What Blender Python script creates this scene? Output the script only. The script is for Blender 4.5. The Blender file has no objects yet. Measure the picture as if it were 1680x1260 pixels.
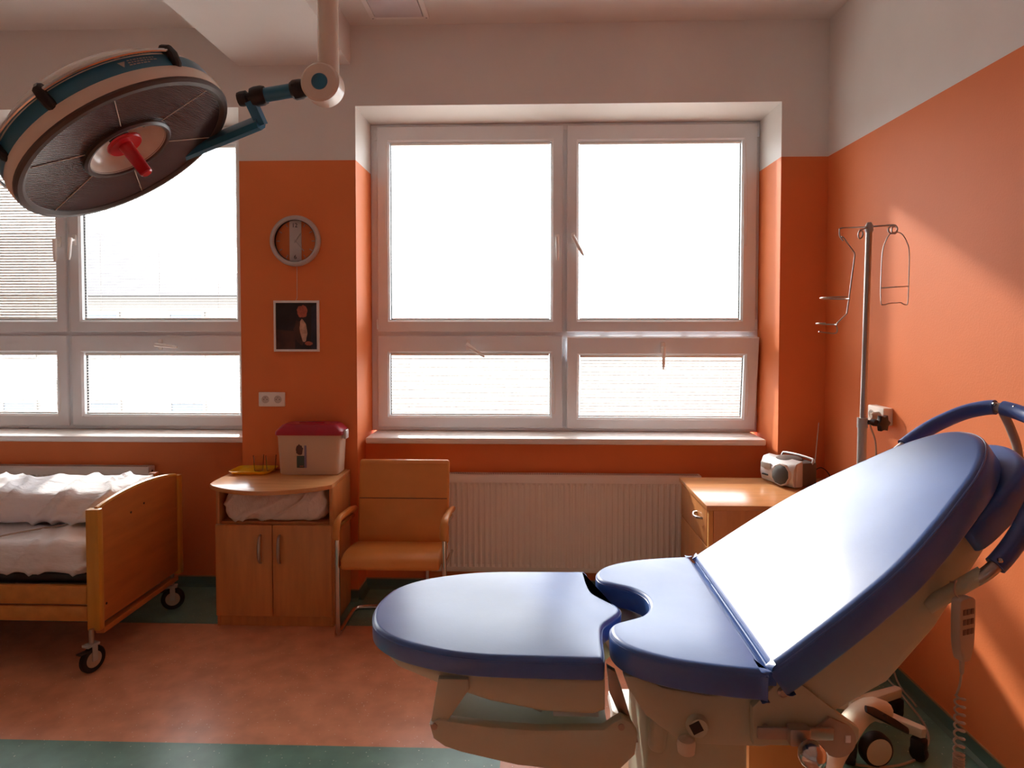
import bpy, bmesh, math, random
from mathutils import Vector, Matrix, noise
sc = bpy.context.scene
col = sc.collection
PI = math.pi
random.seed(7)

# ------------------------------------------------------------------ camera
cam_d = bpy.data.cameras.new('camera')
cam = bpy.data.objects.new('camera', cam_d); col.objects.link(cam)
FPX = 1080.0
cam_d.sensor_width = 36.0
cam_d.lens = 36.0 * FPX / 1680.0
cam_d.clip_start = 0.05
cam_d.clip_end = 500
cam_d.shift_y = -66.0 / 1680.0
cam.location = (0, 0, 1.6)
cam.rotation_euler = (PI / 2 - math.atan(32 / FPX), 0, math.atan(34 / FPX))
sc.camera = cam

# ------------------------------------------------------------------ light
world = bpy.data.worlds.new('overcast_sky'); sc.world = world
world.use_nodes = True
bg = world.node_tree.nodes['Background']
bg.inputs['Color'].default_value = (0.93, 0.97, 1.0, 1)
bg.inputs['Strength'].default_value = 9.2
sun_d = bpy.data.lights.new('sun', 'SUN')
sun_d.energy = 6.2; sun_d.angle = math.radians(3.0); sun_d.color = (1.0, 0.93, 0.83)
sun = bpy.data.objects.new('sun', sun_d); col.objects.link(sun)
sun.location = (-3, 9, 6)
sun.rotation_euler = Vector((0.389, -1.0, -0.56)).to_track_quat('-Z', 'Y').to_euler()
vs = sc.view_settings
vs.view_transform = 'Standard'; vs.look = 'None'; vs.gamma = 1.0
vs.use_curve_mapping = False
vs.exposure = 0.0
cy = sc.cycles
cy.use_denoising = True
cy.max_bounces = 12; cy.diffuse_bounces = 7; cy.transparent_max_bounces = 24
cy.sample_clamp_indirect = 8.0
cy.caustics_reflective = False; cy.caustics_refractive = False

# ------------------------------------------------------------------ materials
def _nt(name):
    m = bpy.data.materials.new(name); m.use_nodes = True
    nt = m.node_tree
    return m, nt, nt.nodes['Principled BSDF']

def srgb(r, g, b):
    f = lambda c: c / 12.92 if c <= 0.04045 else ((c + 0.055) / 1.055) ** 2.4
    return (f(r / 255), f(g / 255), f(b / 255), 1)

def add_bump(nt, bs, scale, strength, dist=0.01, stretch=None, detail=3, coord='Object'):
    tc = nt.nodes.new('ShaderNodeTexCoord')
    nz = nt.nodes.new('ShaderNodeTexNoise'); nz.inputs['Scale'].default_value = scale
    nz.inputs['Detail'].default_value = detail
    src = tc.outputs[coord]
    if stretch:
        mp = nt.nodes.new('ShaderNodeMapping'); mp.inputs['Scale'].default_value = stretch
        nt.links.new(src, mp.inputs['Vector']); src = mp.outputs['Vector']
    nt.links.new(src, nz.inputs['Vector'])
    bp = nt.nodes.new('ShaderNodeBump'); bp.inputs['Strength'].default_value = strength
    bp.inputs['Distance'].default_value = dist
    nt.links.new(nz.outputs['Fac'], bp.inputs['Height'])
    nt.links.new(bp.outputs['Normal'], bs.inputs['Normal'])
    return nz, src

def mat(name, c, rough=0.5, metal=0.0, var=0.06, vscale=6.0, bump=0.0, bscale=60.0, coat=0.0, stretch=None, spec=0.5):
    m, nt, bs = _nt(name)
    bs.inputs['Roughness'].default_value = rough
    bs.inputs['Metallic'].default_value = metal
    bs.inputs['Specular IOR Level'].default_value = spec
    bs.inputs['Coat Weight'].default_value = coat
    tc = nt.nodes.new('ShaderNodeTexCoord')
    mp = nt.nodes.new('ShaderNodeMapping'); mp.inputs['Scale'].default_value = stretch or (1, 1, 1)
    nz = nt.nodes.new('ShaderNodeTexNoise'); nz.inputs['Scale'].default_value = vscale; nz.inputs['Detail'].default_value = 4
    nt.links.new(tc.outputs['Object'], mp.inputs['Vector']); nt.links.new(mp.outputs['Vector'], nz.inputs['Vector'])
    cr = nt.nodes.new('ShaderNodeValToRGB')
    cr.color_ramp.elements[0].position = 0.3; cr.color_ramp.elements[1].position = 0.7
    cr.color_ramp.elements[0].color = tuple(x * (1 - var) for x in c[:3]) + (1,)
    cr.color_ramp.elements[1].color = tuple(min(1, x * (1 + var)) for x in c[:3]) + (1,)
    nt.links.new(nz.outputs['Fac'], cr.inputs['Fac']); nt.links.new(cr.outputs['Color'], bs.inputs['Base Color'])
    if bump:
        add_bump(nt, bs, bscale, bump)
    return m

def wood(name, c, axis_scale=(1.5, 1.5, 14), rough=0.32, var=0.10):
    return mat(name, c, rough=rough, var=var, vscale=3.0, stretch=axis_scale, bump=0.02, bscale=30)

def wall_paint(name, low, high, z_split):
    m, nt, bs = _nt(name)
    ge = nt.nodes.new('ShaderNodeNewGeometry')
    sp = nt.nodes.new('ShaderNodeSeparateXYZ'); nt.links.new(ge.outputs['Position'], sp.inputs[0])
    gt = nt.nodes.new('ShaderNodeMath'); gt.operation = 'GREATER_THAN'; gt.inputs[1].default_value = z_split
    nt.links.new(sp.outputs['Z'], gt.inputs[0])
    nz = nt.nodes.new('ShaderNodeTexNoise'); nz.inputs['Scale'].default_value = 1.7; nz.inputs['Detail'].default_value = 6
    nt.links.new(ge.outputs['Position'], nz.inputs['Vector'])
    mr = nt.nodes.new('ShaderNodeMapRange'); mr.inputs[1].default_value = 0.3; mr.inputs[2].default_value = 0.7
    mr.inputs[3].default_value = 0.95; mr.inputs[4].default_value = 1.04
    nt.links.new(nz.outputs['Fac'], mr.inputs[0])
    mx = nt.nodes.new('ShaderNodeMix'); mx.data_type = 'RGBA'
    mx.inputs[6].default_value = low; mx.inputs[7].default_value = high
    nt.links.new(gt.outputs[0], mx.inputs[0])
    mu = nt.nodes.new('ShaderNodeVectorMath'); mu.operation = 'SCALE'
    nt.links.new(mx.outputs[2], mu.inputs[0]); nt.links.new(mr.outputs[0], mu.inputs['Scale'])
    nt.links.new(mu.outputs[0], bs.inputs['Base Color'])
    bs.inputs['Roughness'].default_value = 0.62
    bs.inputs['Specular IOR Level'].default_value = 0.3
    n2 = nt.nodes.new('ShaderNodeTexNoise'); n2.inputs['Scale'].default_value = 140; n2.inputs['Detail'].default_value = 2
    nt.links.new(ge.outputs['Position'], n2.inputs['Vector'])
    bp = nt.nodes.new('ShaderNodeBump'); bp.inputs['Strength'].default_value = 0.12; bp.inputs['Distance'].default_value = 0.004
    nt.links.new(n2.outputs['Fac'], bp.inputs['Height']); nt.links.new(bp.outputs['Normal'], bs.inputs['Normal'])
    return m

def lino(name, c, speck, rough=0.3):
    m, nt, bs = _nt(name)
    ge = nt.nodes.new('ShaderNodeNewGeometry')
    vo = nt.nodes.new('ShaderNodeTexVoronoi'); vo.inputs['Scale'].default_value = 42
    nt.links.new(ge.outputs['Position'], vo.inputs['Vector'])
    lt = nt.nodes.new('ShaderNodeMath'); lt.operation = 'LESS_THAN'; lt.inputs[1].default_value = 0.10
    nt.links.new(vo.outputs['Distance'], lt.inputs[0])
    nz = nt.nodes.new('ShaderNodeTexNoise'); nz.inputs['Scale'].default_value = 9; nz.inputs['Detail'].default_value = 8
    nt.links.new(ge.outputs['Position'], nz.inputs['Vector'])
    cr = nt.nodes.new('ShaderNodeValToRGB')
    cr.color_ramp.elements[0].position = 0.35; cr.color_ramp.elements[1].position = 0.65
    cr.color_ramp.elements[0].color = tuple(x * 0.88 for x in c[:3]) + (1,)
    cr.color_ramp.elements[1].color = tuple(x * 1.1 for x in c[:3]) + (1,)
    nt.links.new(nz.outputs['Fac'], cr.inputs['Fac'])
    mx = nt.nodes.new('ShaderNodeMix'); mx.data_type = 'RGBA'
    nt.links.new(lt.outputs[0], mx.inputs[0]); nt.links.new(cr.outputs['Color'], mx.inputs[6]); mx.inputs[7].default_value = speck
    nt.links.new(mx.outputs[2], bs.inputs['Base Color'])
    bs.inputs['Roughness'].default_value = rough
    return m

def clear(name, tint=(1, 1, 1, 1), gloss=0.08, rough=0.02, body=0.0, body_c=(1, 1, 1, 1)):
    m = bpy.data.materials.new(name); m.use_nodes = True
    nt = m.node_tree; nt.nodes.clear()
    out = nt.nodes.new('ShaderNodeOutputMaterial')
    tr = nt.nodes.new('ShaderNodeBsdfTransparent'); tr.inputs['Color'].default_value = tint
    gl = nt.nodes.new('ShaderNodeBsdfGlossy'); gl.inputs['Roughness'].default_value = rough
    lw = nt.nodes.new('ShaderNodeLayerWeight'); lw.inputs['Blend'].default_value = gloss
    nz = nt.nodes.new('ShaderNodeTexNoise'); nz.inputs['Scale'].default_value = 4.0
    ml = nt.nodes.new('ShaderNodeMapRange'); ml.inputs[3].default_value = 0.9; ml.inputs[4].default_value = 1.0
    nt.links.new(nz.outputs['Fac'], ml.inputs[0])
    mu = nt.nodes.new('ShaderNodeMath'); mu.operation = 'MULTIPLY'
    nt.links.new(lw.outputs['Fresnel'], mu.inputs[0]); nt.links.new(ml.outputs[0], mu.inputs[1])
    mx = nt.nodes.new('ShaderNodeMixShader'); nt.links.new(mu.outputs[0], mx.inputs[0])
    nt.links.new(tr.outputs[0], mx.inputs[1]); nt.links.new(gl.outputs[0], mx.inputs[2])
    last = mx
    if body:
        df = nt.nodes.new('ShaderNodeBsdfDiffuse'); df.inputs['Color'].default_value = body_c
        m2 = nt.nodes.new('ShaderNodeMixShader'); m2.inputs[0].default_value = body
        nt.links.new(mx.outputs[0], m2.inputs[1]); nt.links.new(df.outputs[0], m2.inputs[2]); last = m2
    nt.links.new(last.outputs[0], out.inputs['Surface'])
    return m

def leather(name, c, rough=0.38, bscale=220, bump=0.10, wr=0.0):
    m = mat(name, c, rough=rough, var=0.08, vscale=5)
    nt = m.node_tree; bs = nt.nodes['Principled BSDF']
    tc = nt.nodes.new('ShaderNodeTexCoord')
    a = nt.nodes.new('ShaderNodeTexNoise'); a.inputs['Scale'].default_value = bscale
    b = nt.nodes.new('ShaderNodeTexNoise'); b.inputs['Scale'].default_value = 7; b.inputs['Detail'].default_value = 5
    nt.links.new(tc.outputs['Object'], a.inputs['Vector']); nt.links.new(tc.outputs['Object'], b.inputs['Vector'])
    b1 = nt.nodes.new('ShaderNodeBump'); b1.inputs['Strength'].default_value = bump; b1.inputs['Distance'].default_value = 0.002
    b2 = nt.nodes.new('ShaderNodeBump'); b2.inputs['Strength'].default_value = wr; b2.inputs['Distance'].default_value = 0.02
    nt.links.new(b.outputs['Fac'], b2.inputs['Height']); nt.links.new(b2.outputs['Normal'], b1.inputs['Normal'])
    nt.links.new(a.outputs['Fac'], b1.inputs['Height']); nt.links.new(b1.outputs['Normal'], bs.inputs['Normal'])
    rr = nt.nodes.new('ShaderNodeMapRange'); rr.inputs[3].default_value = rough - 0.08; rr.inputs[4].default_value = rough + 0.12
    nt.links.new(b.outputs['Fac'], rr.inputs[0]); nt.links.new(rr.outputs[0], bs.inputs['Roughness'])
    return m

ORANGE = srgb(232, 130, 76)
WHITE = srgb(230, 227, 223)
Z_PAINT = 2.535
M = {}
M['wall'] = wall_paint('orange_and_white_wall_paint', ORANGE, WHITE, Z_PAINT)
M['ceil'] = mat('white_ceiling_paint', WHITE, rough=0.75, var=0.03, vscale=2, bump=0.08, bscale=140)
M['terracotta'] = lino('terracotta_linoleum', srgb(220, 154, 120), srgb(240, 214, 190))
M['teal_lino'] = lino('teal_linoleum', srgb(104, 148, 136), srgb(186, 206, 194))
M['teal_base'] = mat('teal_coved_skirting', srgb(78, 112, 104), rough=0.4)
M['trimline'] = mat('beige_skirting_edge', srgb(170, 130, 95), rough=0.5)
M['pvc'] = mat('white_window_plastic', srgb(230, 234, 238), rough=0.3, var=0.02)
M['gasket'] = mat('dark_rubber_gasket', srgb(50, 48, 48), rough=0.7)
M['sill'] = mat('white_sill_laminate', srgb(232, 226, 222), rough=0.3, var=0.02)
M['pane'] = clear('window_glass', gloss=0.15)
M['slat'] = mat('white_blind_aluminium', srgb(244, 242, 238), rough=0.35, var=0.02)
M['cord'] = mat('white_cord', srgb(225, 215, 205), rough=0.7)
M['beech'] = wood('beech_laminate', srgb(206, 140, 84), (10, 10, 1.2))
M['beech_top'] = wood('beech_laminate_top', srgb(206, 146, 96), (1.2, 10, 10), rough=0.22)
M['beech_edge'] = wood('beech_edge', srgb(214, 158, 92), (10, 10, 1.5))
M['bed_wood'] = wood('bed_beech', srgb(206, 138, 66), (8, 1.2, 8))
M['bed_edge'] = wood('bed_beech_edge', srgb(214, 152, 62), (10, 10, 1.2))
M['bed_panel'] = wood('bed_panel_laminate', srgb(196, 122, 66), (8, 1.2, 8))
M['dark'] = mat('black_plastic', srgb(22, 20, 22), rough=0.45)
M['rubber'] = mat('black_rubber', srgb(26, 25, 27), rough=0.65)
M['linen'] = mat('white_bed_linen', srgb(242, 242, 246), rough=0.85, var=0.04)
add_bump(M['linen'].node_tree, M['linen'].node_tree.nodes['Principled BSDF'], 5.0, 0.55, 0.035, (1.0, 2.2, 2.8), 4)
M['blanket'] = mat('white_blanket', srgb(225, 212, 202), rough=0.9, var=0.06)
add_bump(M['blanket'].node_tree, M['blanket'].node_tree.nodes['Principled BSDF'], 9.0, 0.6, 0.03, (1.8, 1, 1), 4)
M['chrome'] = mat('chrome_steel', srgb(205, 200, 196), rough=0.16, metal=1.0, var=0.03)
M['steel'] = mat('brushed_steel', srgb(178, 172, 166), rough=0.33, metal=1.0, var=0.05)
M['greymetal'] = mat('grey_painted_metal', srgb(176, 176, 172), rough=0.4, var=0.03)
M['rad'] = mat('white_radiator_enamel', srgb(236, 226, 216), rough=0.4, var=0.02)
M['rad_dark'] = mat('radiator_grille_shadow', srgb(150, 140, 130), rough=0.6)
M['tan'] = leather('tan_leather', srgb(214, 140, 72), rough=0.42, wr=0.15)
M['blue'] = leather('blue_upholstery', srgb(58, 102, 176), rough=0.52, wr=0.10)
M['blue'].node_tree.nodes['Principled BSDF'].inputs['Coat Weight'].default_value = 0.85
M['blue'].node_tree.nodes['Principled BSDF'].inputs['Coat Roughness'].default_value = 0.28
M['blue'].node_tree.nodes['Principled BSDF'].inputs['Specular IOR Level'].default_value = 0.3
M['blue_tube'] = mat('blue_soft_plastic', srgb(60, 88, 150), rough=0.38, var=0.03)
M['cream'] = mat('cream_lacquered_metal', srgb(192, 194, 172), rough=0.38, var=0.03)
M['cream2'] = mat('cream_plastic', srgb(216, 206, 184), rough=0.42, var=0.03)
M['greyplastic'] = mat('grey_beige_plastic', srgb(178, 160, 144), rough=0.5)
M['button'] = mat('dark_button', srgb(108, 84, 76), rough=0.6)
M['lampwhite'] = mat('lamp_cream_enamel', srgb(226, 216, 200), rough=0.25, var=0.02, coat=0.3)
M['lampteal'] = mat('lamp_teal_enamel', srgb(48, 116, 148), rough=0.3, var=0.04)
M['lampring'] = mat('lamp_brown_trim', srgb(78, 66, 60), rough=0.4)
M['red'] = mat('red_plastic', srgb(190, 24, 34), rough=0.3, var=0.03)
M['clock_rim'] = mat('grey_clock_plastic', srgb(196, 186, 180), rough=0.4, var=0.03)
M['print_white'] = mat('printed_white_strip', srgb(214, 204, 198), rough=0.5)
M['ink'] = mat('black_ink', srgb(36, 32, 34), rough=0.6)
M['socket'] = mat('white_socket_plastic', srgb(240, 232, 224), rough=0.35, var=0.02)
M['socket_in'] = mat('socket_recess_plastic', srgb(205, 195, 186), rough=0.5)
M['box'] = clear('frosted_box_plastic', tint=(1, .97, .93, 1), gloss=0.1, rough=0.15, body=0.72, body_c=srgb(236, 208, 182))
M['paper'] = mat('cream_paper', srgb(236, 214, 188), rough=0.8)
M['lid'] = mat('crimson_plastic', srgb(168, 22, 48), rough=0.35)
M['tray'] = mat('yellow_plastic', srgb(255, 204, 20), rough=0.35)
def see_glow(m, c, f):
    nt = m.node_tree; out = [n for n in nt.nodes if n.type == 'OUTPUT_MATERIAL'][0]; bs = nt.nodes['Principled BSDF']
    t = nt.nodes.new('ShaderNodeBsdfTranslucent'); t.inputs['Color'].default_value = c
    mx = nt.nodes.new('ShaderNodeMixShader'); mx.inputs[0].default_value = f
    nt.links.new(bs.outputs[0], mx.inputs[1]); nt.links.new(t.outputs[0], mx.inputs[2]); nt.links.new(mx.outputs[0], out.inputs['Surface'])
see_glow(M['tray'], srgb(255, 205, 10), .4)
M['glass'] = clear('drinking_glass', tint=(.985, .98, .97, 1), gloss=0.12)
M['silver'] = mat('silver_plastic', srgb(206, 204, 204), rough=0.28, metal=0.25, var=0.02)
M['radio_dark'] = mat('dark_grey_plastic', srgb(92, 84, 80), rough=0.45)
M['speaker'] = mat('speaker_mesh', srgb(72, 70, 66), rough=0.55, metal=0.3, bump=0.4, bscale=600)
M['cardboard'] = mat('brown_cardboard', srgb(190, 128, 72), rough=0.8, var=0.1)
M['tape'] = mat('torn_brown_tape', srgb(186, 134, 52), rough=0.45)
M['whiteplastic'] = mat('white_plastic', srgb(238, 236, 234), rough=0.4, var=0.02)
M['vent'] = mat('white_vent_panel', srgb(214, 208, 212), rough=0.5)
M['mortar'] = mat('pale_render', srgb(126, 122, 118), rough=0.9, var=0.05)
M['tiles'] = mat('grey_roof_tiles', srgb(62, 60, 62), rough=0.9, var=0.2, vscale=3)
M['farpane'] = mat('far_window_glass', srgb(90, 96, 104), rough=0.2)
M['ground'] = mat('pale_paving', srgb(190, 186, 178), rough=0.9)

# lamp lens: fine concentric prisms
def lens_mat():
    m, nt, bs = _nt('prismatic_lens')
    bs.inputs['Base Color'].default_value = srgb(84, 76, 77)
    bs.inputs['Roughness'].default_value = 0.22
    bs.inputs['Metallic'].default_value = 0.35
    tc = nt.nodes.new('ShaderNodeTexCoord')
    wv = nt.nodes.new('ShaderNodeTexWave'); wv.inputs['Scale'].default_value = 60
    wv.bands_direction = 'X'
    nt.links.new(tc.outputs['Object'], wv.inputs['Vector'])
    bp = nt.nodes.new('ShaderNodeBump'); bp.inputs['Strength'].default_value = 0.12; bp.inputs['Distance'].default_value = 0.002
    nt.links.new(wv.outputs['Fac'], bp.inputs['Height']); nt.links.new(bp.outputs['Normal'], bs.inputs['Normal'])
    return m
M['lens'] = lens_mat()

# ------------------------------------------------------------------ geometry helpers
class G:
    """collects vertices (world coordinates) and faces for one mesh"""
    def __init__(s): s.v = []; s.f = []
    def add(s, vs, fs):
        o = len(s.v); s.v += [tuple(v) for v in vs]; s.f += [tuple(i + o for i in f) for f in fs]; return s
    def bm(s, b):
        b.verts.index_update()
        s.add([v.co.copy() for v in b.verts], [[v.index for v in f.verts] for f in b.faces]); b.free(); return s
    def box(s, x0, x1, y0, y1, z0, z1, bevel=0.0, seg=2, mtx=None):
        b = bmesh.new()
        bmesh.ops.create_cube(b, size=1)
        for v in b.verts:
            v.co = Vector(((x0 + x1) / 2 + v.co.x * (x1 - x0), (y0 + y1) / 2 + v.co.y * (y1 - y0), (z0 + z1) / 2 + v.co.z * (z1 - z0)))
        if bevel:
            bmesh.ops.bevel(b, geom=list(b.edges), offset=bevel, segments=seg, affect='EDGES', profile=0.5)
        if mtx is not None:
            bmesh.ops.transform(b, matrix=mtx, verts=list(b.verts))
        return s.bm(b)
    def cyl(s, p0, p1, r0, r1=None, n=20, caps=True):
        p0 = Vector(p0); p1 = Vector(p1); r1 = r0 if r1 is None else r1
        d = (p1 - p0).normalized()
        a = d.orthogonal().normalized(); b = d.cross(a)
        vs = []
        for p, r in ((p0, r0), (p1, r1)):
            for i in range(n):
                t = 2 * PI * i / n
                vs.append(p + (a * math.cos(t) + b * math.sin(t)) * r)
        fs = [(i, (i + 1) % n, n + (i + 1) % n, n + i) for i in range(n)]
        if caps: fs += [tuple(range(n - 1, -1, -1)), tuple(range(n, 2 * n))]
        return s.add(vs, fs)
    def tube(s, pts, r, n=12, closed=False, rfun=None, flat=1.0):
        pts = [Vector(p) for p in pts]; m = len(pts)
        vs = []; prev = None
        for i, p in enumerate(pts):
            if closed: t = pts[(i + 1) % m] - pts[i - 1]
            else: t = pts[min(i + 1, m - 1)] - pts[max(i - 1, 0)]
            t.normalize()
            if prev is None: a = t.orthogonal().normalized()
            else:
                a = prev - t * prev.dot(t)
                a = a.normalized() if a.length > 1e-6 else t.orthogonal().normalized()
            prev = a; b = t.cross(a)
            rr = rfun(i / (m - 1)) if rfun else r
            for k in range(n):
                q = 2 * PI * k / n
                vs.append(p + (a * math.cos(q) + b * math.sin(q) * flat) * rr)
        fs = []
        for i in range(m if closed else m - 1):
            j = (i + 1) % m
            for k in range(n):
                l = (k + 1) % n
                fs.append((i * n + k, i * n + l, j * n + l, j * n + k))
        if not closed: fs += [tuple(range(n - 1, -1, -1)), tuple(range((m - 1) * n, m * n))]
        return s.add(vs, fs)
    def lathe(s, prof, origin, axis, n=48, a0=0.0, a1=2 * PI, u=None):
        """prof: (radius, height along axis)"""
        o = Vector(origin); ax = Vector(axis).normalized()
        u = Vector(u).normalized() if u is not None else ax.orthogonal().normalized()
        w = ax.cross(u)
        full = abs(a1 - a0 - 2 * PI) < 1e-6
        k = n if full else n + 1
        vs = []
        for i in range(k):
            t = a0 + (a1 - a0) * i / n
            d = u * math.cos(t) + w * math.sin(t)
            for r, h in prof: vs.append(o + d * r + ax * h)
        m = len(prof); fs = []
        for i in range(n):
            j = (i + 1) % k
            for q in range(m - 1):
                fs.append((i * m + q, j * m + q, j * m + q + 1, i * m + q + 1))
        return s.add(vs, fs)
    def prism(s, outline, h0, h1, frame=None, bevel=0.0):
        """outline in local xy, extruded local z h0..h1; frame: Matrix"""
        b = bmesh.new()
        lo = [b.verts.new((x, y, h0)) for x, y in outline]; hi = [b.verts.new((x, y, h1)) for x, y in outline]
        n = len(lo)
        b.faces.new(lo[::-1]); b.faces.new(hi)
        for i in range(n): b.faces.new((lo[i], lo[(i + 1) % n], hi[(i + 1) % n], hi[i]))
        bmesh.ops.recalc_face_normals(b, faces=list(b.faces))
        if bevel:
            es = [e for e in b.edges if abs(e.verts[0].co.z - e.verts[1].co.z) < 1e-7]
            bmesh.ops.bevel(b, geom=es, offset=bevel, segments=2, affect='EDGES', profile=0.5)
        if frame is not None: bmesh.ops.transform(b, matrix=frame, verts=list(b.verts))
        return s.bm(b)
    def ring(s, o, i, y0, y1, lip=0.0):
        """picture-frame ring in the XZ plane: o=(x0,x1,z0,z1) outer, i inner, from y0 (room side) to y1"""
        def rect(q, y, e=0): return [(q[0] - e, y, q[2] - e), (q[1] + e, y, q[2] - e), (q[1] + e, y, q[3] + e), (q[0] - e, y, q[3] + e)]
        rs = [rect(o, y1), rect(o, y0 + 0.004), rect(o, y0, -0.004), rect(i, y0, lip), rect(i, y0 + 0.012), rect(i, y1)]
        vs = [p for r in rs for p in r]; fs = []
        for a in range(6):
            b = (a + 1) % 6
            for k in range(4):
                l = (k + 1) % 4
                fs.append((a * 4 + k, a * 4 + l, b * 4 + l, b * 4 + k))
        return s.add(vs, fs)

def smooth_closed(pts, n_per=8):
    """Catmull-Rom through closed control points"""
    m = len(pts); out = []
    for i in range(m):
        p0, p1, p2, p3 = pts[i - 1], pts[i], pts[(i + 1) % m], pts[(i + 2) % m]
        for k in range(n_per):
            t = k / n_per
            out.append(tuple(0.5 * (2 * b + (c - a) * t + (2 * a - 5 * b + 4 * c - d) * t * t + (3 * b - a - 3 * c + d) * t ** 3)
                             for a, b, c, d in zip(p0, p1, p2, p3)))
    return out

def smooth_open(pts, n_per=8):
    P = [Vector(p) for p in pts]; P = [2 * P[0] - P[1]] + P + [2 * P[-1] - P[-2]]
    out = []
    for i in range(1, len(P) - 2):
        a, b, c, d = P[i - 1], P[i], P[i + 1], P[i + 2]
        for k in range(n_per):
            t = k / n_per
            out.append(0.5 * (2 * b + (c - a) * t + (2 * a - 5 * b + 4 * c - d) * t * t + (3 * b - a - 3 * c + d) * t ** 3))
    out.append(P[-2]); return out

def inset(pts, d):
    m = len(pts); out = []
    for i in range(m):
        a = Vector(pts[i - 1]); b = Vector(pts[i]); c = Vector(pts[(i + 1) % m])
        e = (b - a).normalized() + (c - b).normalized()
        e.normalize(); nrm = Vector((-e.y, e.x))
        out.append(tuple(b + nrm * d))
    return out

def ccw(pts):
    A = sum(pts[i - 1][0] * pts[i][1] - pts[i][0] * pts[i - 1][1] for i in range(len(pts)))
    return pts if A > 0 else pts[::-1]

def cushion(g, outline, z0, z1, r, frame=None, rb=None, piping=0.0):
    """upholstered pad: rounded top edge radius r, bottom edge rb"""
    outline = ccw(outline); rb = rb if rb is not None else r * 0.5
    rings = []
    for k in range(4):
        a = PI / 2 * (k / 4)
        rings.append((inset(outline, rb * (1 - math.sin(a))), z0 + rb * (1 - math.cos(a))))
    for k in range(7):
        a = PI / 2 * (k / 6)
        rings.append((inset(outline, r * (1 - math.cos(a))), z1 - r + r * math.sin(a)))
    b = bmesh.new(); R = []
    for pts, z in rings: R.append([b.verts.new((x, y, z)) for x, y in pts])
    n = len(outline)
    for q in range(len(R) - 1):
        for i in range(n):
            j = (i + 1) % n
            b.faces.new((R[q][i], R[q][j], R[q + 1][j], R[q + 1][i]))
    b.faces.new(R[0][::-1]); top = b.faces.new(R[-1])
    bmesh.ops.triangulate(b, faces=[top])
    if frame is not None: bmesh.ops.transform(b, matrix=frame, verts=list(b.verts))
    return g.bm(b)

def softbox(g, x0, x1, y0, y1, z0, z1, r, n=(24, 16, 8), amp=0.0, scale=6.0, seed=0.0, ridge=0.0):
    b = bmesh.new()
    nx, ny, nz = n; grid = {}
    def vert(i, j, k):
        key = (i, j, k)
        if key in grid: return grid[key]
        p = Vector((x0 + (x1 - x0) * i / nx, y0 + (y1 - y0) * j / ny, z0 + (z1 - z0) * k / nz))
        c = Vector((min(max(p.x, x0 + r), x1 - r), min(max(p.y, y0 + r), y1 - r), min(max(p.z, z0 + r), z1 - r)))
        d = p - c
        nrm = d.normalized() if d.length > 1e-9 else Vector((0, 0, 1))
        q = c + nrm * r if d.length > 1e-9 else p
        if d.length <= 1e-9: q = p
        h = noise.noise(q * scale + Vector((seed, 0, 0))) + 0.5 * noise.noise(q * scale * 2.3 + Vector((0, seed, 0)))
        if ridge:
            a = (q.x * .8 - q.z * .9 + q.y * .5) * scale * 2.0; b2 = (q.x * .6 + q.z * .5 + q.y * .3) * scale * .45
            w_ = noise.noise(Vector((q.x * 2.1, q.y * 2.1, q.z * 2.1 + seed))) * 1.5
            h += ridge * 1.6 * (1 - min(1, abs(noise.noise(Vector((a + w_, b2, seed)))) * 3)) ** 2
        q = q + nrm * h * amp
        grid[key] = b.verts.new(q); return grid[key]
    for i in range(nx):
        for j in range(ny):
            b.faces.new((vert(i, j, 0), vert(i, j + 1, 0), vert(i + 1, j + 1, 0), vert(i + 1, j, 0)))
            b.faces.new((vert(i, j, nz), vert(i + 1, j, nz), vert(i + 1, j + 1, nz), vert(i, j + 1, nz)))
        for k in range(nz):
            b.faces.new((vert(i, 0, k), vert(i + 1, 0, k), vert(i + 1, 0, k + 1), vert(i, 0, k + 1)))
            b.faces.new((vert(i, ny, k), vert(i, ny, k + 1), vert(i + 1, ny, k + 1), vert(i + 1, ny, k)))
    for j in range(ny):
        for k in range(nz):
            b.faces.new((vert(0, j, k), vert(0, j, k + 1), vert(0, j + 1, k + 1), vert(0, j + 1, k)))
            b.faces.new((vert(nx, j, k), vert(nx, j + 1, k), vert(nx, j + 1, k + 1), vert(nx, j, k + 1)))
    return g.bm(b)

def link_mesh(name, g, m, origin=(0, 0, 0), ang=35, mats=None, fix=True):
    o = Vector(origin)
    me = bpy.data.meshes.new(name)
    me.from_pydata([tuple(Vector(v) - o) for v in g.v], [], g.f)
    if fix:
        b = bmesh.new(); b.from_mesh(me)
        bmesh.ops.recalc_face_normals(b, faces=list(b.faces)); b.to_mesh(me); b.free()
    for x in (mats or [m]): me.materials.append(M[x])
    me.polygons.foreach_set('use_smooth', [True] * len(me.polygons))
    me.set_sharp_from_angle(angle=math.radians(ang))
    me.update()
    ob = bpy.data.objects.new(name, me); col.objects.link(ob)
    return ob

def wloc(o):
    p = Vector((0, 0, 0))
    while o is not None: p += o.location; o = o.parent
    return p

def thing(name, label, cat, loc=(0, 0, 0), group=None, kind=None):
    o = bpy.data.objects.new(name, None); col.objects.link(o); o.location = loc
    o.empty_display_size = 0.1
    if label: o['label'] = label
    if cat: o['category'] = cat
    if group: o['group'] = group
    if kind: o['kind'] = kind
    return o

def part(name, g, m, parent, label=None, ang=35, mats=None, fix=True):
    """mesh child; g is given in world coordinates, no rotated parents are used"""
    ob = link_mesh(name, g, m, wloc(parent), ang, mats, fix)
    ob.parent = parent
    if label: ob['label'] = label
    return ob

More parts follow.
